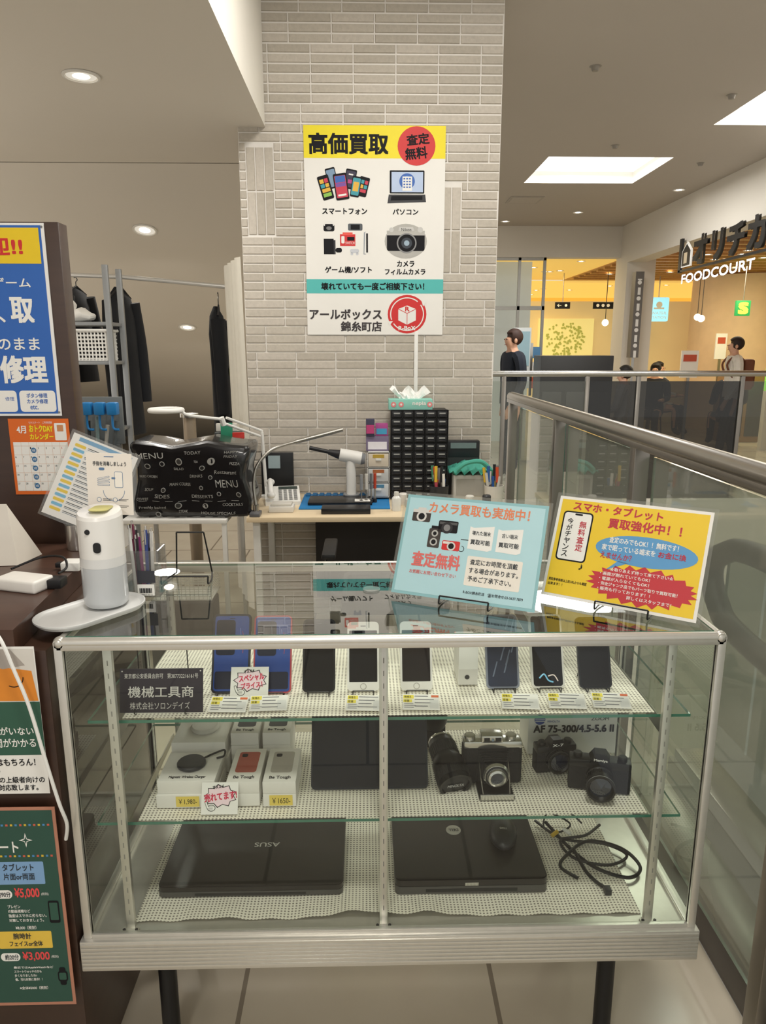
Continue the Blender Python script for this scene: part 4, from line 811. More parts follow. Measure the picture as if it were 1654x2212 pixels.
e=thing('tissue_box','green white floral tissue box with tissue pulled out','tissue box',(.235,3.87,1.196))
b=MB(); b.box(-.115,.115,-.055,.055,0,.055,mat('8fcfc0',.5),.002); b.text('nepia',.01,.02,.08,.043,0,winkw,Mx.Translation((0,-.0565,0))@UP,.02); 
for x in (-.09,-.05,.1): b.prism(circ(.014,12,x,.028),0,.001,mat('e88a8a',.5),Mx.Translation((0,-.0555,0))@UP); b.prism(circ(.006,10,x,.028),.001,.0015,white,Mx.Translation((0,-.0555,0))@UP)
b.obj('carton',parent=e)
b=MB(); n=14; vs=[];random.seed(5)
for j in range(6):
    for i in range(n):
        t=i/(n-1)*2-1; vs.append((t*(.05+.012*j),.012*math.sin(i*1.9+j)+.004*j,.05+j*.011*(1+.35*math.sin(i*1.3))))
b.add(vs,[(j*n+i,j*n+i+1,(j+1)*n+i+1,(j+1)*n+i) for j in range(5) for i in range(n-1)],mat('f4f3ef',.8),True); b.obj('tissue',parent=e)
b=MB(); b.box(.46,.66,3.74,3.9,.721,.86,mat('c9c7c0',.45),.006); b.box(.475,.645,3.737,3.74,.75,.84,mat('a5a39c',.4)); b.obj('storage_bin',label='grey plastic storage bin on the bench',cat='storage bin')
b=MB(); random.seed(9); tl=mat('4fae9a',.7)
n=16;vs=[]
for j in range(9):
    for i in range(n): 
        t=i/(n-1);u_=j/8; vs.append((.44+t*.22,3.72+u_*.16,.875+.05*math.sin(t*3.1)*math.sin(u_*3)+.014*math.sin(i*2.1+j*1.7)))
b.add(vs,[(j*n+i,j*n+i+1,(j+1)*n+i+1,(j+1)*n+i) for j in range(8) for i in range(n-1)],tl,True); b.tube([(.47,3.71,.89),(.52,3.70,.93),(.60,3.71,.935),(.66,3.72,.88)],.012,tl,8); b.obj('cleaning_cloth',label='teal cleaning cloth heaped on the bin',cat='cloth')
b=MB(); b.box(.44,.62,3.91,3.97,.93,1.02,mat('26282c',.4),.004); b.box(.46,.6,3.905,3.91,.98,1.01,mat('7a8a8a',.4)); b.box(.44,.62,3.91,3.97,.721,.93,mat('3a3a3c',.4)); b.obj('black_carton',label='tall black carton behind the bin',cat='box')
cols=['d0502e','26262a','c8c5be','2a5aa0','e0b83a','7a7a7a','1b1b1e','b84a5a','4a8a6a','e8e4dc']
for k in range(26):
    x=.375+random.uniform(-.035,.035) if k<12 else .66+random.uniform(-.035,.035); y=3.66+random.uniform(-.03,.03)
    tx=random.uniform(-.03,.03); hh=random.uniform(.12,.21)
    b=MB(); b.cyl((x,y,.73),(x+tx,y+.01,.72+hh),.0035,steel,seg=8); b.cyl((x+tx*.6,y+.006,.72+hh*.6),(x+tx,y+.01,.72+hh),.008,mat(cols[k%10],.4),seg=8)
    b.obj('hand_tool',label='slim hand tool standing in a bench cup',cat='tool',group='hand tools in bench cups')
for x,y,hx in ((.375,3.66,'2c2c30'),(.66,3.66,'d5d2ca')):
    b=MB(); b.lathe([(.0001,0),(.045,0),(.05,.1),(.046,.1),(.042,.006)],mat(hx,.4),24,Mx.Translation((x,y,.7205))); b.obj('tool_cup',label='round plastic cup full of tools',cat='cup')
b=MB(); b.lathe([(.0001,0),(.022,0),(.024,.06),(.021,.066),(.012,.075),(.012,.095),(.0001,.097)],mat('dcdcd6',.3),20,Mx.Translation((.15,3.52,.7205))); b.obj('cleaner_bottle',label='small translucent dispenser bottle on the bench',cat='bottle')
for k,(x,y,hx) in enumerate([(.22,3.6,'c9c6bf'),(.27,3.55,'3a3a40'),(.19,3.66,'e3dfd6'),(.52,3.55,'e6e2da'),(.60,3.52,'2f3034')]):
    b=MB(); b.lathe([(.0001,0),(.02,0),(.022,.005),(.022,.04+.008*k),(.018,.045+.008*k),(.0001,.046+.008*k)],mat(hx,.4),18,Mx.Translation((x,y,.7205))); b.obj('small_jar',label='small round supply jar on the workbench',cat='jar',group='small jars on the bench')
e=thing('office_chair','black office chair pushed under the workbench','chair',(.12,3.05,0))
fb=mat('1c1c1f',.7)
b=MB(); b.box(-.23,.23,-.22,.22,.42,.49,fb,.03); b.obj('seat',parent=e)
b=MB(); b.cyl((0,0,.08),(0,0,.42),.025,chrome); b.obj('gas_lift',parent=e)
b=MB()
for k in range(5):
    a=2*math.pi*k/5; b.tube([(0,0,.09),(.28*math.cos(a),.28*math.sin(a),.06)],(.022,.014),black,8,raw=True); b.ball((.28*math.cos(a),.28*math.sin(a),.027),.026,black,10)
b.obj('caster_base',parent=e)
for s_ in (-1,1):
    b=MB(); b.tube([(s_*.22,.0,.44),(s_*.29,.0,.46),(s_*.29,.0,.60),(s_*.28,-.1,.64),(s_*.28,.14,.64)],.014,black,8); b.box(s_*.28-.03,s_*.28+.03,-.13,.15,.64,.665,black,.01); b.obj('armrest',parent=e)
b=MB(); b.box(-.2,.2,-.26,-.21,.50,.62,fb,.02); b.obj('backrest',parent=e)
# ================================================================= LEFT BACK AREA
e=thing('side_table','small white metal leg side table','table',(-.93,3.60,0))
b=MB(); b.box(-.24,.26,-.22,.3,.69,.71,mat('e0ded8',.45),.003); b.obj('table_top',parent=e)
for x in (-.235,.235):
    for y in (-.215,.27): b=MB(); b.box(x-.0,x+.022,y,y+.022,0,.69,mat('d6d4ce',.4),.002); b.obj('leg',parent=e)
e=thing('wire_basket','white plastic mesh basket under the table','basket',(-.87,3.35,.35)); bw=mat('dfdcd4',.5)
b=MB()
for k in range(9): b.tube([(-.14,-.1,.02+k*.012),(.14,-.1,.02+k*.012),(.14,.1,.02+k*.012),(-.14,.1,.02+k*.012)],.002,bw,4,closed=True,raw=True)
for k in range(15): b.cyl((-.14+k*.02,-.1,0),(-.14+k*.02,-.1,.13),.002,bw,seg=4)
b.box(-.14,.14,-.1,.1,0,.005,bw); b.tube([(-.15,-.11,.13),(.15,-.11,.13),(.15,.11,.13),(-.15,.11,.13)],.006,bw,6,closed=True,raw=True); b.obj('mesh',parent=e)
b=MB(); b.box(-1.02,-.72,3.22,3.37,0,.349,mat('2a2a2e',.5),.01); b.obj('storage_crate',label='dark storage crate under the side table',cat='crate')
b=MB(); bgm=mat('1a1a1c',.25,coat=.5,var=.15,bump=.3,sc=12)
bm=bmesh.new(); bmesh.ops.create_cube(bm,size=1); bmesh.ops.scale(bm,vec=(.54,.30,.36),verts=bm.verts); bmesh.ops.translate(bm,vec=(0,.02,.18),verts=bm.verts); bmesh.ops.bevel(bm,geom=list(bm.edges),offset=.03,segments=3,profile=.6,affect='EDGES'); bmesh.ops.subdivide_edges(bm,edges=list(bm.edges),cuts=5,use_grid_fill=True); bm.verts.index_update()
def wob(x,y,z): return y+.006*math.sin(x*31+z*17)+.005*math.sin(x*70-z*44)
b.add([(v.co.x*(1+.05*math.sin(v.co.z*23)),wob(v.co.x,v.co.y,v.co.z),v.co.z+(.014*math.sin(v.co.x*21) if v.co.z>.2 else 0)) for v in bm.verts],[tuple(v.index for v in f.verts) for f in bm.faces],bgm,True); bm.free()
FMb=Mx.Translation((0,-.143,0))@UP; gw=mat('a2a29e',.5)
TB=MB()
for (t_,x0,y0,x1,y1) in [('MENU',-.24,.29,-.12,.317),('MENU',.12,.15,.23,.186),('SIDES',-.17,.10,-.10,.118),('DESSERTS',0.0,.10,.1,.115),('HOUSE SPECIALS',.04,.02,.2,.032),('FRIED CHICKEN',-.25,.20,-.16,.212),('MAIN COURSE',-.1,.16,.0,.174),('TODAY',-.02,.31,.05,.325),('HAPPY',.16,.315,.22,.326),('FRIDAY',.16,.295,.22,.306),('Restaurant',.12,.215,.23,.233),('COCKTAILS',.14,.06,.23,.074),('Freshly baked',-.24,.045,-.12,.06),('DRINKS',-.0,.2,.06,.214),('SOUP',-.22,.135,-.18,.15),('SALAD',-.08,.235,-.03,.247),('PIZZA',.19,.26,.24,.272),('COFFEE',-.25,.09,-.2,.102),('STEAK',-.06,.03,-.02,.042),('TEA',.02,.27,.04,.28)]: TB.text(t_,x0,y0,x1,y1,.004,gw,FMb)
for (x,y,r_) in [(-.05,.275,.017),(.1,.275,.018),(-.2,.255,.013),(.06,.245,.012),(-.06,.065,.015),(.06,.06,.013),(.22,.115,.012),(-.13,.265,.012),(.05,.15,.010),(-.13,.14,.012),(.1,.20,.010),(-.16,.02,.012),(.13,.12,.01)]: TB.prism(circ(r_,14,x,y),.003,.0045,gw,FMb); TB.prism(circ(r_*.75,12,x,y),.0046,.005,bgm,FMb)
for k in range(8): TB.box(-.24+k*.06,-.205+k*.06,-.148,-.146,.008,.0092,gw); TB.box(-.24+k*.06,-.205+k*.06,-.148,-.146,.085,.0862,gw)
o0=len(b.v); 
for f_,mi_,sm_ in zip(TB.f,TB.mi,TB.sm): b.f.append(tuple(k+o0 for k in f_)); b.mi.append(b.m(TB.mats[mi_])); b.sm.append(sm_)
b.v+=[(x*(1+.05*math.sin(z*23)),wob(x,y,z),z) for x,y,z in TB.v]
b.v=[(x-.835,y+3.55,max(0,z)+.712) for x,y,z in b.v]
b.obj('printed_bag',label='glossy black bag printed with chalk menu lettering',cat='bag')
e=thing('magnifier_lamp','white ring magnifier lamp on articulated arm','magnifier lamp',(-.54,3.86,.72))
b=MB(); b.tube([(-.42+.075*math.cos(t*.3927),-.34+.075*math.sin(t*.3927),.50) for t in range(16)],.012,white,10,closed=True,n=2); b.obj('ring_head',parent=e)
b=MB(); b.prism(circ(.065,24,-.42,-.34),.498,.502,glassmat('lens_glass','e8efee',.15,'e8ecea')); b.obj('lens',parent=e)
b=MB(); b.tube([(-.345,-.34,.497),(-.31,-.34,.475),(-.16,-.28,.45)],.008,white,8); b.tube([(-.17,-.28,.46),(-.16,-.27,.42)],.014,white,8,raw=True); b.tube([(-.16,-.27,.43),(-.02,-.04,.34)],.007,white,8,raw=True);b.tube([(-.15,-.25,.455),(-.01,-.02,.365)],.007,white,8,raw=True); b.tube([(-.01,-.03,.36),(0,.0,.0)],.009,white,8,raw=True); b.cyl((0,0,0),(0,0,.015),.03,white); b.obj('arm',parent=e)
b=MB(); b.box(-.80,-.69,3.88,3.90,1.08,1.12,mat('d8d5cc',.5),.002); b.box(-.80,-.66,3.82,3.90,.712,1.08,mat('3a3f40',.5),.01); b.box(-.76,-.70,3.80,3.82,1.02,1.13,mat('2f8a6a',.5),.002); b.box(-.70,-.64,3.80,3.82,1.0,1.08,mat('c9352e',.5),.002); b.obj('supply_box',label='dark caddy stuffed with papers and cartons',cat='box')
e=thing('storage_rack','grey steel storage rack with shelves','rack',(-1.63,4.32,0)); gm_=mat('9a9d9f',.4,.4)
for x in (-.18,.17):
    for y in (-.03,.20): b=MB(); b.box(x-.016,x+.016,y-.012,y+.012,0,1.97,gm_,.002); b.obj('post',parent=e)
for z in (.45,1.05,1.44,1.66):
    b=MB(); b.box(-.18,.17,-.03,.20,z-.02,z,gm_,.003); b.obj('shelf',parent=e)
b=MB(); b.tube([(-2.35,4.88,1.99),(-1.55,4.88,1.96),(-.88,4.88,1.90)],.014,mat('dad8d3',.35,.3),12,raw=True); b.tube([(-.88,4.88,0),(-.88,4.88,1.91)],.014,mat('cfcdc8',.35,.3),12,raw=True);b.tube([(-2.34,4.88,0),(-2.34,4.88,1.99)],.014,mat('cfcdc8',.35,.3),12,raw=True); b.obj('clothes_rail',label='pale metal clothes rail beside the rack',cat='clothes rail')
e=thing('storage_basket','white perforated plastic basket on the rack','basket',(-1.625,4.405,1.442)); 
b=MB()
for k in range(8): b.tube([(-.13,-.09,.012+k*.022),(.13,-.09,.012+k*.022),(.13,.09,.012+k*.022),(-.13,.09,.012+k*.022)],.005,white,4,closed=True,raw=True)
for k in range(14): b.box(-.135+k*.02,-.128+k*.02,-.094,-.088,0,.17,white); 
for k in range(9): b.box(.128,.134,-.09+k*.02,-.083+k*.02,0,.17,white)
b.box(-.13,.13,-.09,.09,0,.006,white); b.tube([(-.138,-.1,.172),(.138,-.1,.172),(.138,.1,.172),(-.138,.1,.172)],.008,white,6,closed=True,raw=True); b.obj('mesh',parent=e)
b=MB(); b.ball((-1.66,4.38,1.70),(.09,.07,.04),paper,10); b.ball((-1.72,4.37,1.75),(.05,.05,.05),paper,8)
b.v=[(x+.008*math.sin(z*90),y,z+.008*math.sin(x*80)*(z>1.68)) for x,y,z in b.v]; b.obj('plastic_bag',label='crumpled white plastic bag on the rack',cat='bag')
def garment(x,y,ztop,w,h,hx,lab,acc=None,rz=0):
    e=thing('jacket',lab,'jacket',(x,y,ztop-h),rz,group='coats hanging on the rail'); cl=mat(hx,.85,var=.2,sc=15)
    b=MB(); prof=[(1.0,0),(.98,.25),(.94,.55),(.95,.8),(.7,.93),(.2,1.0)]; vs=[];n=28
    for k,(s_,t) in enumerate(prof):
        for i in range(n):
            a=2*math.pi*i/n; rr=1+.06*math.sin(5*a+k); vs.append((w/2*s_*math.cos(a)*rr,.06*s_*math.sin(a)*rr+.004*k,h*t))
    b.add(vs,[(k*n+i,k*n+(i+1)%n,(k+1)*n+(i+1)%n,(k+1)*n+i) for k in range(5) for i in range(n)],cl,True)
    if acc: b.box(-w*.48,w*.48,-.068,-.06,h*.5,h*.56,mat(acc,.5),.002)
    b.obj('body',parent=e)
    for s_ in (-1,1):
        b=MB(); b.tube([(s_*w*.38,0,h*.9),(s_*w*.52,-.01,h*.6),(s_*w*.55,-.02,h*.22)],(.05,.04),cl,10); b.obj('sleeve',parent=e)
    b=MB(); b.tube([(-w*.35,0,h*.93),(0,0,h*1.01),(w*.35,0,h*.93)],.006,dark,6,raw=True); b.tube([(0,0,h*1.01),(0,0,h*1.05),(.018,0,h*1.075),(0,0,h*1.10),(-.015,0,h*1.09)],.003,dark,6); b.obj('hanger',parent=e)
garment(-1.58,4.90,1.90,.30,.95,'1b1d22','black jacket hanging on the clothes rail',rz=72); garment(-1.86,4.90,1.90,.30,.60,'17181c','short black coat on a hanger',rz=78); garment(-.955,4.90,1.78,.24,.88,'14161b','dark work jacket with yellow reflective strip','a8c83a',rz=96)
b=MB(); n=20;vs=[]; cz=[1.98,1.6,1.2,.9,.55]
for z in cz:
    for i in range(n):
        t=i/(n-1); vs.append((-.835+t*.17+.012*math.sin(i*1.4)+.02*(1.98-z)*0.6,4.50-t*.50,z))
b.add(vs,[(j*n+i,j*n+i+1,(j+1)*n+i+1,(j+1)*n+i) for j in range(4) for i in range(n-1)],mat('e9e5d8',.7),True); b.obj('partition_sheet',label='white hanging partition sheet beside the column',cat='curtain')
e=thing('tool_organizer','grey tool organizer holding blue handled clamps','tool organizer',(-1.31,3.5,.0))
b=MB(); b.box(-.12,.12,-.08,.1,.0,.72,mat('33373a',.5),.005); b.box(-.12,.10,-.08,.1,.72,1.05,mat('555a5c',.5),.005); b.box(-.12,.12,.08,.1,1.05,1.28,mat('6a6f70',.5),.003); b.obj('cabinet',parent=e)
for k in range(3):
    b=MB(); b.box(-.04+k*.06,.010+k*.06,-.03,.02,1.20,1.26,mat('1f78b8',.4),.01); b.tube([(-.018+k*.06,-.01,1.21),(-.018+k*.06,-.01,1.14),(.01+k*.06,-.01,1.13)],.006,mat('1f78b8',.4),8); b.box(-.018+k*.06,-.012+k*.06,-.01,.08,1.22,1.23,steel); b.obj('clamp',parent=e,label='blue plastic spring clamp')
b=MB(); b.cyl((-.1,-.04,1.05),(-.1,-.04,1.24),.02,mat('c9b48a',.5)); b.cyl((-.1,-.04,1.24),(-.1,-.04,1.27),.024,white); b.obj('bottle',parent=e)
for k in range(5): b=MB(); b.cyl((-.07+k*.04,.02,1.05),(-.07+k*.045,.02,1.15+.02*(k%3)),.009,mat(['d8d4c8','3a3a3c','8aa0a0','c0bdb5','565c5e'][k],.4)); b.obj('tool_handle',parent=e)
b=MB(); b.cyl((-.98,4.05,0),(-.98,4.05,1.14),.035,mat('a39480',.4,.3),seg=16); b.cyl((-.98,4.05,1.14),(-.98,4.05,1.16),.05,steel); b.obj('cylinder_stand',label='brown metal post behind the printed bag',cat='post')
# ================================================================= RIGHT: RAILING
gr1=glassmat('railing_glass','c6cec2',.34,'ccd0c2',refl=1.1,rough=.02)  # milky mix puts blurred reflections into the grey-green glass colour
e=thing('glass_railing','brushed steel handrail with glass panels, blurred reflections put into their colour','railing',(.80,2.7,0))
b=MB(); rm=mat('948f87',.3,.9,var=.05)
b.tube([(-.004,-2.2,1.255),(-.004,1.27,1.255)],.026,rm,16,raw=True); b.box(-.03,.022,-2.2,1.27,1.225,1.245,rm,.004); b.obj('handrail',parent=e)
for y in (1.24,.28,-.62,-1.50):
    b=MB(); b.box(-.022,.022,y-.022,y+.022,0,1.24,rm,.003); b.box(-.04,.04,y-.04,y+.04,0,.012,rm,.002); b.obj('post',parent=e)
for y0,y1 in ((-2.2,-1.53),(-1.47,-.65),(-.59,.25),(.31,1.2)):
    b=MB(); pane(b,'x',.03,y0,y1,.14,1.2,gr1,gedge,.008); b.obj('glass_panel',parent=e)
b=MB(); b.box(.06,.16,-2.2,1.27,0,.13,mat('4a4540',.4),.004); b.box(.055,.165,-2.2,1.27,.13,.15,rm,.003); b.obj('kerb',parent=e,label='dark kerb with steel cap')
gd=glassmat('smoked_glass','57595a',.35,'3a3a38',refl=1.2); gc=glassmat('plain_rail_glass','dde3dc',.12,'c8ccc2')
e=thing('glass_railing','steel handrail with smoked dark glass across atrium','railing',(2.3,7.3,0))
b=MB(); b.tube([(-1.5,0,1.275),(1.9,0,1.275)],.03,steel,12,raw=True); b.obj('handrail',parent=e)
for x in (-.92,-.08,.435,1.49): b=MB(); b.box(x-.02,x+.02,-.02,.02,0,1.25,rm,.003); b.obj('post',parent=e)
for x0,x1,gm2 in ((-1.5,-.94,gc),(-.9,-.1,gc),(-.06,.415,gd),(.455,1.47,gd),(1.51,1.9,gc)): b=MB(); pane(b,'y',.0,x0,x1,.0,1.2,gm2,gedge,.008); b.obj('glass_panel',parent=e)
e=thing('escalator','escalator with black rubber handrail and glass side','escalator',(1.2,1.2,0))
b=MB(); rub=mat('08080a',.5)
b.tube([(.03,-1.6,.90),(.0,.2,.895),(0,.9,.885),(0,1.1,.84),(0,1.18,.76),(0,1.12,.66),(0,.95,.60),(.0,.2,.58),(.0,-1.6,.56)],.038,rub,14,8); b.obj('handrail',parent=e)
b=MB(); pane(b,'x',.0,-1.6,1.08,.02,.86,glassmat('escalator_glass','aab4ae',.2,'a4a8a0'),gedge,.01); b.obj('balustrade',parent=e)
b=MB(); b.box(-.06,.9,-1.6,1.25,-.6,.0,mat('7e7b74',.4,.4),.01); b.box(-.06,.06,-1.6,1.2,-.0,.06,rm,.005); b.obj('truss',parent=e,label='brushed steel lower body')
w=MB(); w.box(.9,4.3,7.27,7.295,-.5,.0,mat('d4d0c2',.5)); w.obj('trim_3',kind='structure',label='pale slab edge of the far walkway')
# ================================================================= SIGNS / FOOD COURT
SM=Mx.Translation((3.78,0,0))@Mx.Rotation(R(-90),4,'Z')@UP
e=thing('shop_sign','black letter sign with lit white lettering below','sign',(3.78,8.0,2.3))
def sloc(mb): mb.v=[(x-3.78,y-8.0,z-2.3) for x,y,z in mb.v]; return mb
b=MB(); bs=mat('1c1a18',.4)
b.text('オリチカ',-8.62,2.46,-7.12,2.76,.0,bs,SM,.03)
b.text('オリチカ',-8.62,2.46,-7.12,2.76,.03,bs,SM,.03)
hp=[(-8.95,2.46),(-8.70,2.46),(-8.70,2.64),(-8.825,2.74),(-8.95,2.64)]; b.prism(hp,0,.02,winkw,SM); b.prism([(-8.93,2.475),(-8.72,2.475),(-8.72,2.635),(-8.825,2.715),(-8.93,2.635)],.02,.024,bs,SM); b.prism([(-8.87,2.50),(-8.79,2.50),(-8.79,2.62),(-8.87,2.62)],.024,.028,mat('c9b89a',.5),SM)
b.box(3.77,3.80,7.0,9.05,2.415,2.44,bs); b.box(3.77,3.80,9.0,9.06,2.41,2.80,bs); b.box(3.77,3.80,7.0,7.06,2.41,2.95,bs); sloc(b).obj('letters',parent=e)
b=MB(); b.text('FOODCOURT',-8.9,2.275,-7.25,2.375,.02,mat('f4f8ff',.5,em=1.2,var=0),SM,.02); sloc(b).obj('lit_letters',parent=e,label='glowing white letters')
def quick(name,lab,cat,fn,**k):
    b=MB(); fn(b); return b.obj(name,label=lab,cat=cat,**k)
def s1(b):
    b.box(3.86,3.98,10.7,10.85,1.4,2.6,mat('6b6762',.5)); b.box(3.9,3.94,10.75,10.8,0,1.4,steel); FMs=Mx.Translation((0,10.695,0))@UP
    for k in range(5): b.prism(circ(.03,12,3.92,2.45-k*.22),0,.002,white,FMs); b.box(3.90,3.94,10.69,10.695,2.28-k*.22,2.38-k*.22,white)
    b.box(3.89,3.95,10.69,10.694,2.48,2.5,white)
quick('wayfinding_sign','tall grey wayfinding sign with white pictograms','sign',s1)
def s2(b):
    b.box(5.45,5.85,14.3,14.4,2.05,2.5,mat('8fd0e0',.4,em=1.0,var=0),.03); F_=Mx.Translation((0,14.295,0))@UP; b.text('WATER',5.5,2.18,5.8,2.23,0,winkw,F_); b.text('STATION',5.5,2.1,5.8,2.15,0,winkw,F_); b.prism(circ(.06,16,5.65,2.36),0,.004,winkw,F_); b.box(5.55,5.75,14.29,14.295,2.28,2.31,winkw); b.cyl((5.65,14.35,2.5),(5.65,14.35,2.92),.01,steel)
quick('drinking_water_sign','glowing light blue drinking station sign','sign',s2)
def s3(b):
    b.box(3.62,3.9,14.2,14.25,2.28,2.40,ink); F_=Mx.Translation((0,14.195,0))@UP; b.text('←',3.65,2.31,3.73,2.37,0,winkw,F_); b.prism(circ(.025,12,3.82,2.34),0,.002,winkw,F_); b.cyl((3.76,14.22,2.4),(3.76,14.22,2.93),.008,steel)
quick('direction_sign','small black direction sign with arrow','sign',s3)
def s4(b):
    b.box(4.35,4.85,14.2,14.25,2.28,2.40,ink); F_=Mx.Translation((0,14.195,0))@UP; b.text('→',4.75,2.31,4.83,2.37,0,winkw,F_)
    for k in range(3): b.prism(circ(.03,12,4.43+k*.1,2.34),0,.002,winkw,F_)
    b.cyl((4.6,14.22,2.4),(4.6,14.22,2.92),.008,steel)
quick('direction_sign','long black direction sign with pictograms','sign',s4)
def s5(b):
    b.box(6.0,6.24,12.0,12.05,2.05,2.29,mat('1f8a4a',.5,em=.5),.01); F_=Mx.Translation((0,11.995,0))@UP; b.text('S',6.05,2.09,6.19,2.25,0,mat('f4e04a',.5,em=1),F_,.06); b.cyl((6.12,12.02,2.29),(6.12,12.02,2.92),.008,steel)
quick('shop_sign','green square sign with yellow curved letter','sign',s5)
def s6(b):
    b.box(6.05,7.15,10.9,11.0,.9,2.45,mat('7fc24a',.5,em=.8),.01); F_=Mx.Translation((0,10.895,0))@UP; b.prism(circ(.34,32,6.42,1.88),0,.004,mat('3f9a3a',.5,em=.5),F_); b.text('S',6.18,1.62,6.66,2.14,.006,mat('f4c82a',.5,em=1),F_,.08); b.box(6.05,7.15,10.9,11.0,0,.9,mat('d8d4c8',.5))
quick('shop_sign','green illuminated panel with big yellow letter','sign',s6)
def tr(b):
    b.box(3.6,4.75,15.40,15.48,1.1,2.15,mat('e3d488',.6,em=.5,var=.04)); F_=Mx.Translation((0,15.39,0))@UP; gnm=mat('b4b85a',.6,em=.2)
    b.prism([(4.13,1.1),(4.19,1.1),(4.18,1.5),(4.14,1.5)],0,.004,gnm,F_)
    random.seed(6)
    for k in range(150):
        a=random.uniform(0,6.28);r_=.42*math.sqrt(random.random()); b.prism(circ(.022,8,4.16+r_*math.cos(a),1.72+.85*r_*math.sin(a)),0,.003+k*.0001,gnm,F_)
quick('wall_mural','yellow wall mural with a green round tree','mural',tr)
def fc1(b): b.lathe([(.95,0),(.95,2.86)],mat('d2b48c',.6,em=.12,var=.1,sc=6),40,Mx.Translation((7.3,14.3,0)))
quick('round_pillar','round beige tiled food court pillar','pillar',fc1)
for k,(x0,x1,y) in enumerate([(2.15,3.05,9.0),(4.2,5.5,14.75),(5.95,6.9,11.9)]):
    def cc(b):
        b.box(x0,x1,y,y+.4,0,1.44 if k==0 else 1.1,mat('232322',.4) if k==0 else mat('8a6a45',.5),.01)
        for q in range(3): b.box(x0+.03+q*(x1-x0)/3,x0-.03+(q+1)*(x1-x0)/3,y-.01,y,.1,1.0,mat('383735',.4),.003)
    quick('service_counter',['black storage cabinets by the railing','brown food court counter','brown food court counter'][k],'counter',cc)
def kiosk(b):
    b.box(1.98,2.22,9.9,10.0,1.0,1.80,mat('c8ccca',.4,em=.1),.01); b.box(2.0,2.20,9.89,9.9,1.3,1.75,mat('8aa6ae',.4,em=.2)); b.box(2.05,2.15,9.92,9.99,0,1.0,steel); b.box(1.9,2.3,9.8,10.1,0,.03,steel)
    for q in range(3): b.box(2.25,2.35,9.9,9.94,1.0+q*.2,1.15+q*.2,mat(['c0523a','d8d4cc','4a7aa0'][q],.5))
    b.box(2.22,2.25,9.9,9.94,.9,1.6,steel)
quick('information_stand','slim grey information stand near the entrance','stand',kiosk)
for k,(x,y,z0,w_,h_) in enumerate([(4.75,11.0,1.1,.26,.40),(6.3,13.2,1.35,.2,.45)]):
    def st(b): b.box(x,x+w_,y,y+.03,z0,z0+h_,paper); b.box(x+.03,x+w_-.03,y-.004,y,z0+h_*.6,z0+h_*.85,mat('c0523a',.5)); b.box(x+w_/2-.02,x+w_/2+.02,y,y+.03,0,z0,steel); b.box(x+.05,x+w_-.05,y-.1,y+.12,0,.02,steel)
    quick('menu_stand','white menu stand with red print','menu board',st)
for k,(x,y,z) in enumerate([(4.4,13.6,2.0),(5.9,13.0,2.05),(6.1,13.6,2.1)]):
    def pl(b): b.ball((x,y,z),.06,mat('fff2d0',.5,em=4,var=0),12); b.cyl((x,y,z+.06),(x,y,2.9),.006,black,seg=6)
    quick('pendant_lamp','small glowing globe pendant lamp','pendant lamp',pl,group='pendant lamps in the food court')
# ================================================================= downlights
def downlight(x,y,z,r,tilt=0,e_=14,warm='fff3df',lab='recessed round ceiling downlight'):
    e=thing('downlight',lab,'downlight',M=Mx.Translation((x,y,z))@Mx.Rotation(tilt,4,'X'),group='ceiling downlights')
    b=MB(); b.lathe([(r*1.0,-.001),(r*1.0,-.006),(r*.86,-.008),(r*.8,-.002),(r*.62,.0)],mat('e2dfd8',.4),28); b.obj('trim',parent=e)
    b=MB(); b.lathe([(r*.8,-.003),(r*.45,-.0035)],mat('d8d4ca',.3,em=.6,var=0),24); b.lathe([(r*.45,-.004),(.0001,-.005)],mat(warm,.5,em=e_,var=0),24); b.obj('lamp',parent=e,label='glowing lamp')
downlight(-1.159,3.306,2.6,.075); sl=math.atan(-.34)
downlight(-1.565,5.49,2.6-.34*(5.49-4.72),.085,sl); downlight(-1.734,7.3,2.6-.34*(7.3-4.72),.085,sl)
for (x,y) in ((3.6,8.8),(2.84,10.2),(2.0,10.9)): downlight(x,y,3.3,.07)
for (x,y) in ((1.5,5.17),(2.65,5.68),(2.25,7.0),(1.1,7.0),(3.3,7.6)): 
    b=MB(); b.lathe([(.0001,-.03),(.02,-.028),(.028,-.004),(.04,0)],mat('8d877d',.4),16,Mx.Translation((x,y,3.3))); b.obj('sprinkler_head',label='small ceiling sprinkler head',cat='sprinkler',group='ceiling sprinklers')
b=MB(); b.box(1.75,2.15,9.2,9.6,3.292,3.3,mat('a59d92',.6)); b.box(1.78,2.12,9.23,9.57,3.289,3.292,mat('b3aba0',.7)); b.obj('access_hatch',label='square ceiling access hatch',cat='hatch')
random.seed(12)
for k in range(34):
    if k<8: x,y,z=random.uniform(2.8,3.9),random.uniform(11.9,15),2.928
    elif k<20: x,y,z=random.uniform(3.6,7),random.uniform(16,19.5),2.878
    else: x,y,z=random.uniform(4.4,7.1),random.uniform(8,15),2.872
    downlight(x,y,z,.07,0,14,'ffe8bc','small warm food court downlight')
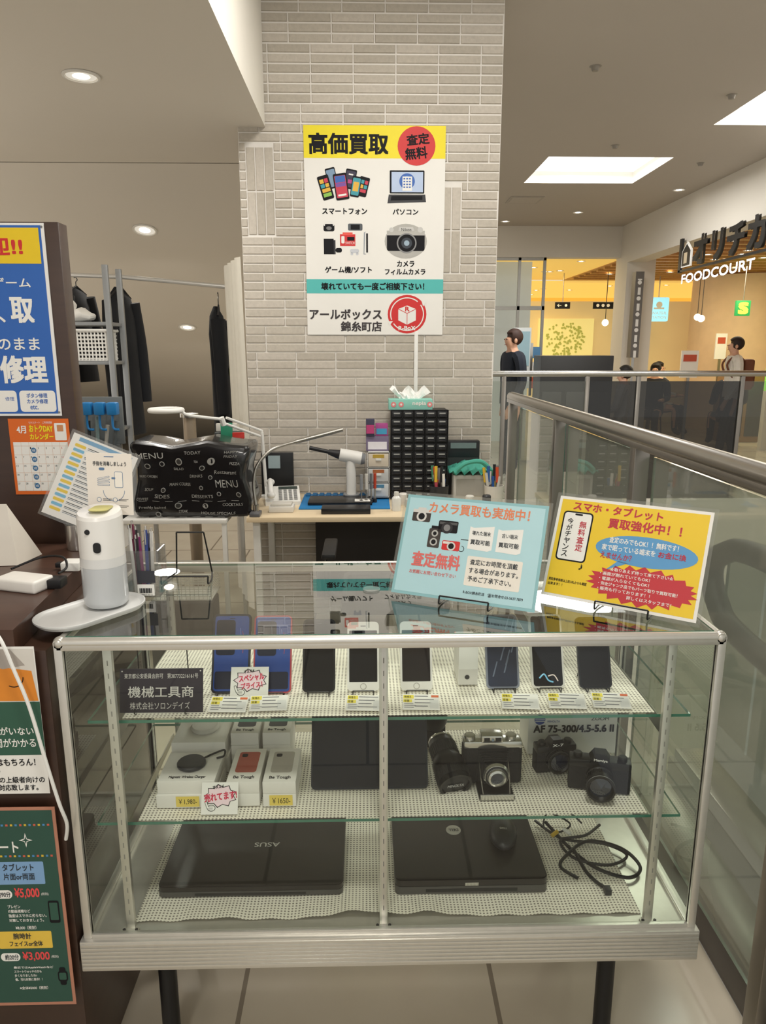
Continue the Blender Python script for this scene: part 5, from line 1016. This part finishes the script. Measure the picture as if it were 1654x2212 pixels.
# ================================================================= PEOPLE
def skinmesh(verts,edges,rad,root=0,sub=1):
    me=bpy.data.meshes.new('s'); me.from_pydata(verts,edges,[]); o=bpy.data.objects.new('s',me); COL.objects.link(o)
    o.modifiers.new('k','SKIN'); 
    for i,r_ in enumerate(rad):
        sv=me.skin_vertices[0].data[i]; sv.radius=r_ if hasattr(r_,'__len__') else (r_,r_); sv.use_root=(i==root)
    m=o.modifiers.new('u','SUBSURF'); m.levels=sub; m.render_levels=sub
    dg=bpy.context.evaluated_depsgraph_get(); dg.update(); out=bpy.data.meshes.new_from_object(o.evaluated_get(dg))
    bpy.data.objects.remove(o); 
    return [tuple(v.co) for v in out.vertices],[tuple(p.vertices) for p in out.polygons]
def person(x,y,rz,top,trs,hair,lab,seated=False,longhair=False,h=1.7,stride=.12,bag=None):
    e_s=h/1.7; skin=mat('d2a285',.6)
    hipz=.92 if not seated else .50
    J={'pel':(0,0,hipz),'wst':(0,0,hipz+.16),'chs':(0,.0,hipz+.36),'nkb':(0,0,hipz+.53),'nk':(0,-.01,hipz+.58),'hd0':(0,-.015,hipz+.64),'hd1':(0,-.015,hipz+.73),
       'nose':(0,-.095,hipz+.665)}
    names=list(J); E=[(0,1),(1,2),(2,3),(3,4),(4,5),(5,6),(5,7)]; Rr=[(.15,.105),(.135,.095),(.165,.105),(.075,.065),(.052,.052),(.078,.092),(.07,.085),(.016,.014)]
    Vv=[J[n] for n in names]
    def ch(par,pts,rs):
        p=par
        for q,r_ in zip(pts,rs): Vv.append(q); Rr.append(r_ if hasattr(r_,'__len__') else (r_,r_)); E.append((p,len(Vv)-1)); p=len(Vv)-1
        return p
    for s_ in (-1,1):
        if seated: hand=ch(3,[(s_*.19,0,hipz+.48),(s_*.23,-.05,hipz+.22),(s_*.18,-.30,hipz+.20),(s_*.165,-.37,hipz+.21)],[.062,.045,.034,.03])
        else: hand=ch(3,[(s_*.19,0,hipz+.48),(s_*.23,.02,hipz+.19),(s_*.22,-.06*s_-.06,hipz-.06),(s_*.21,-.07*s_-.08,hipz-.14)],[.062,.045,.032,.03])
        hp=Vv[hand]
        for k in range(4): ch(hand,[(hp[0]+(k-1.5)*.018,hp[1]-(.06 if seated else .015),hp[2]-(.01 if seated else .07))],[.0085])
        ch(hand,[(hp[0]-s_*.035,hp[1]-.03,hp[2]-.02)],[.010])
        if seated: ch(0,[(s_*.10,-.05,hipz-.02),(s_*.12,-.44,hipz-.01),(s_*.12,-.44,.10),(s_*.12,-.56,.045)],[.095,.065,.045,.042])
        else: ch(0,[(s_*.095,0,hipz-.08),(s_*.10,-stride*s_*.5-.02,.49),(s_*.10,-stride*s_,.10),(s_*.10,-stride*s_-.13,.045)],[.095,.062,.045,.042])
    vs,fs=skinmesh(Vv,E,Rr); 
    M=Mx.Translation((x,y,0))@Mx.Rotation(R(rz),4,'Z')@Mx.Scale(e_s,4)
    b=MB(); b.add(vs,fs,skin,True); body=b.obj('person',label=lab,cat='person',M=M,keep=True)
    def shell(pred,off,mt,nm):
        me=MB(); nf=[f for f in fs if pred(sum((V(vs[i]) for i in f),V())/len(f))]
        tmp=bpy.data.meshes.new('q'); tmp.from_pydata(vs,[],fs); tmp.update(); nv=[tuple(v.co+v.normal*off) for v in tmp.vertices]; bpy.data.meshes.remove(tmp)
        me.add(nv,nf,mt,True); me.obj(nm,parent=body)
    shell(lambda c:c.z>hipz-.02 and c.z<hipz+.545 and not (seated and c.y<-.28) or (not seated and c.z>hipz-.05 and c.z<hipz+.545 and abs(c.x)>.15),.012,mat(top,.85,var=.15),'jacket')
    shell(lambda c:c.z<hipz+.02 and c.z>.11 and (abs(c.x)<.16) ,.010,mat(trs,.85,var=.1),'trousers')
    shell(lambda c:c.z<.115,.008,mat('2a2a2c',.6),'shoes')
    b=MB(); hz=hipz+.70; hm2=mat(hair,.7,var=.2); b.ball((0,.012,hz+.014),(.090,.104,.098),hm2,18); b.v=[(a,c_,d_) if not(c_<-.04 and d_<hz+.04) else (a,-.045,d_) for a,c_,d_ in b.v]
    if longhair: b.ball((0,.05,hz-.08),(.085,.06,.15),hm2,14)
    b.obj('hair',parent=body)
    b=MB(); 
    for s_ in (-1,1): b.ball((s_*.03,-.098,hipz+.69),(.010,.006,.006),ink,8); b.ball((s_*.085,-.01,hipz+.67),(.012,.02,.028),skin,8)
    b.box(-.02,.02,-.100,-.092,hipz+.625,hipz+.631,mat('9a5a50',.5)); b.obj('face_features',parent=body)
    if bag: b=MB(); b.box(-.14,.14,.10,.24,hipz+.08,hipz+.50,mat(bag,.7),.04,seg=3); b.box(-.1,.1,.235,.27,hipz+.12,hipz+.30,mat(bag,.7),.02); b.obj('backpack',parent=body,label='brown backpack')
    if bag:
        b=MB()
        for s_ in (-1,1): b.tube([(s_*.1,.12,hipz+.46),(s_*.11,.0,hipz+.55),(s_*.11,-.12,hipz+.42),(s_*.12,.0,hipz+.2),(s_*.12,.12,hipz+.14)],.014,mat(bag,.7),6)
        b.obj('strap',parent=body)
    return body
person(1.72,8.6,-75,'1e2430','23242a','3a2218','standing person in dark hooded sweatshirt seen sideways',h=1.72)
person(5.05,10.0,-100,'d8d2c6','3b3b40','2a1d18','standing person in light top wearing brown backpack',h=1.66,bag='6b3b22')
chm=mat('7a5a3a',.5)
SP=[(4.05,12.7,10,'3a3a3e','1c1816','dark grey'),(4.60,14.0,-60,'6a3a34','241a16','dull red'),(5.35,13.3,40,'c9c4bb','1a1614','pale'),(4.85,12.2,-30,'25272c','17130f','black'),(5.65,11.2,170,'26262a','1b1512','black'),(3.35,13.2,90,'7a7a80','201814','grey'),(3.55,10.0,-120,'b8b2a8','1a1614','beige')]
for k,(x,y,rz,tp,hr,cn) in enumerate(SP):
    person(x,y,rz,tp,'2a2c34',hr,'seated person at a food court table in '+cn+' top',seated=True)
    M=Mx.Translation((x,y,0))@Mx.Rotation(R(rz),4,'Z'); e=thing('stool','simple wooden food court stool','stool',M=M,group='food court stools')
    b=MB(); b.prism(circ(.13,20),.355,.385,chm); b.obj('seat',parent=e)
    for a in range(4):
        b=MB(); b.cyl((.09*math.cos(a*1.57+.78),.09*math.sin(a*1.57+.78),.355),(.12*math.cos(a*1.57+.78),.12*math.sin(a*1.57+.78),0),.014,chm,seg=8); b.obj('leg',parent=e)
# ================================================================= LIGHT
wd_=bpy.data.worlds.new('mall'); SC.world=wd_; wd_.use_nodes=True; bg=wd_.node_tree.nodes['Background']; bg.inputs[0].default_value=(1,.975,.93,1); bg.inputs[1].default_value=.68
def area(x,y,z,s,pw_,col=(1,.96,.895),rot=(0,0,0)):
    l=bpy.data.lights.new('ceiling_or_fill_lamp','AREA'); l.shape='DISK'; l.size=s; l.energy=pw_; l.color=col
    o=bpy.data.objects.new('ceiling_or_fill_lamp',l); o.location=(x,y,z); o.rotation_euler=rot; COL.objects.link(o)
def fill_point(x,y,z,r,e_,col=(1,.95,.88)):
    l=bpy.data.lights.new('lamp','POINT'); l.shadow_soft_size=r; l.energy=e_; l.color=col; o=bpy.data.objects.new('lamp',l); o.location=(x,y,z); COL.objects.link(o)  # unseen point fill, added for brightness; no real fixture
area(.1,.3,3.25,.5,34); area(-.6,-.8,2.55,.4,18); area(.3,2.6,3.25,.5,30); area(-1.16,3.3,2.55,.2,9); area(-1.565,5.45,2.2,.2,6); area(-1.73,7.2,1.6,.2,5)
fill_point(-3.0,3.0,1.5,.3,30); fill_point(-3.6,6.0,1.0,.3,20)  # added fills for the left sloping ceiling, kept out of view
area(2.35,7.95,3.38,1.0,55,(1,.98,.95)); area(3.4,5.8,3.38,1.0,40,(1,.98,.95)); area(3.0,13.2,2.9,1.5,45,(1,.84,.55)); area(5.8,11.5,2.82,2,80,(1,.86,.62)); area(2.4,4,3.2,.8,45); fill_point(3.4,2.6,1.6,.3,24)  # last area disc and point fill are added to brighten the atrium void
# ================================================================= CAMERA
cd=bpy.data.cameras.new('camera'); co=bpy.data.objects.new('camera',cd); COL.objects.link(co)
cd.sensor_fit='VERTICAL'; cd.sensor_height=36.0; cd.lens=36.0*1560/2212; cd.clip_start=.05; cd.clip_end=100
co.location=(0,0,1.5); co.rotation_euler=(R(90-12.6),0,R(-1.35)); SC.camera=co
SC.view_settings.view_transform='Standard'; SC.view_settings.exposure=0.06
try: SC.cycles.transparent_max_bounces=24
except Exception: pass
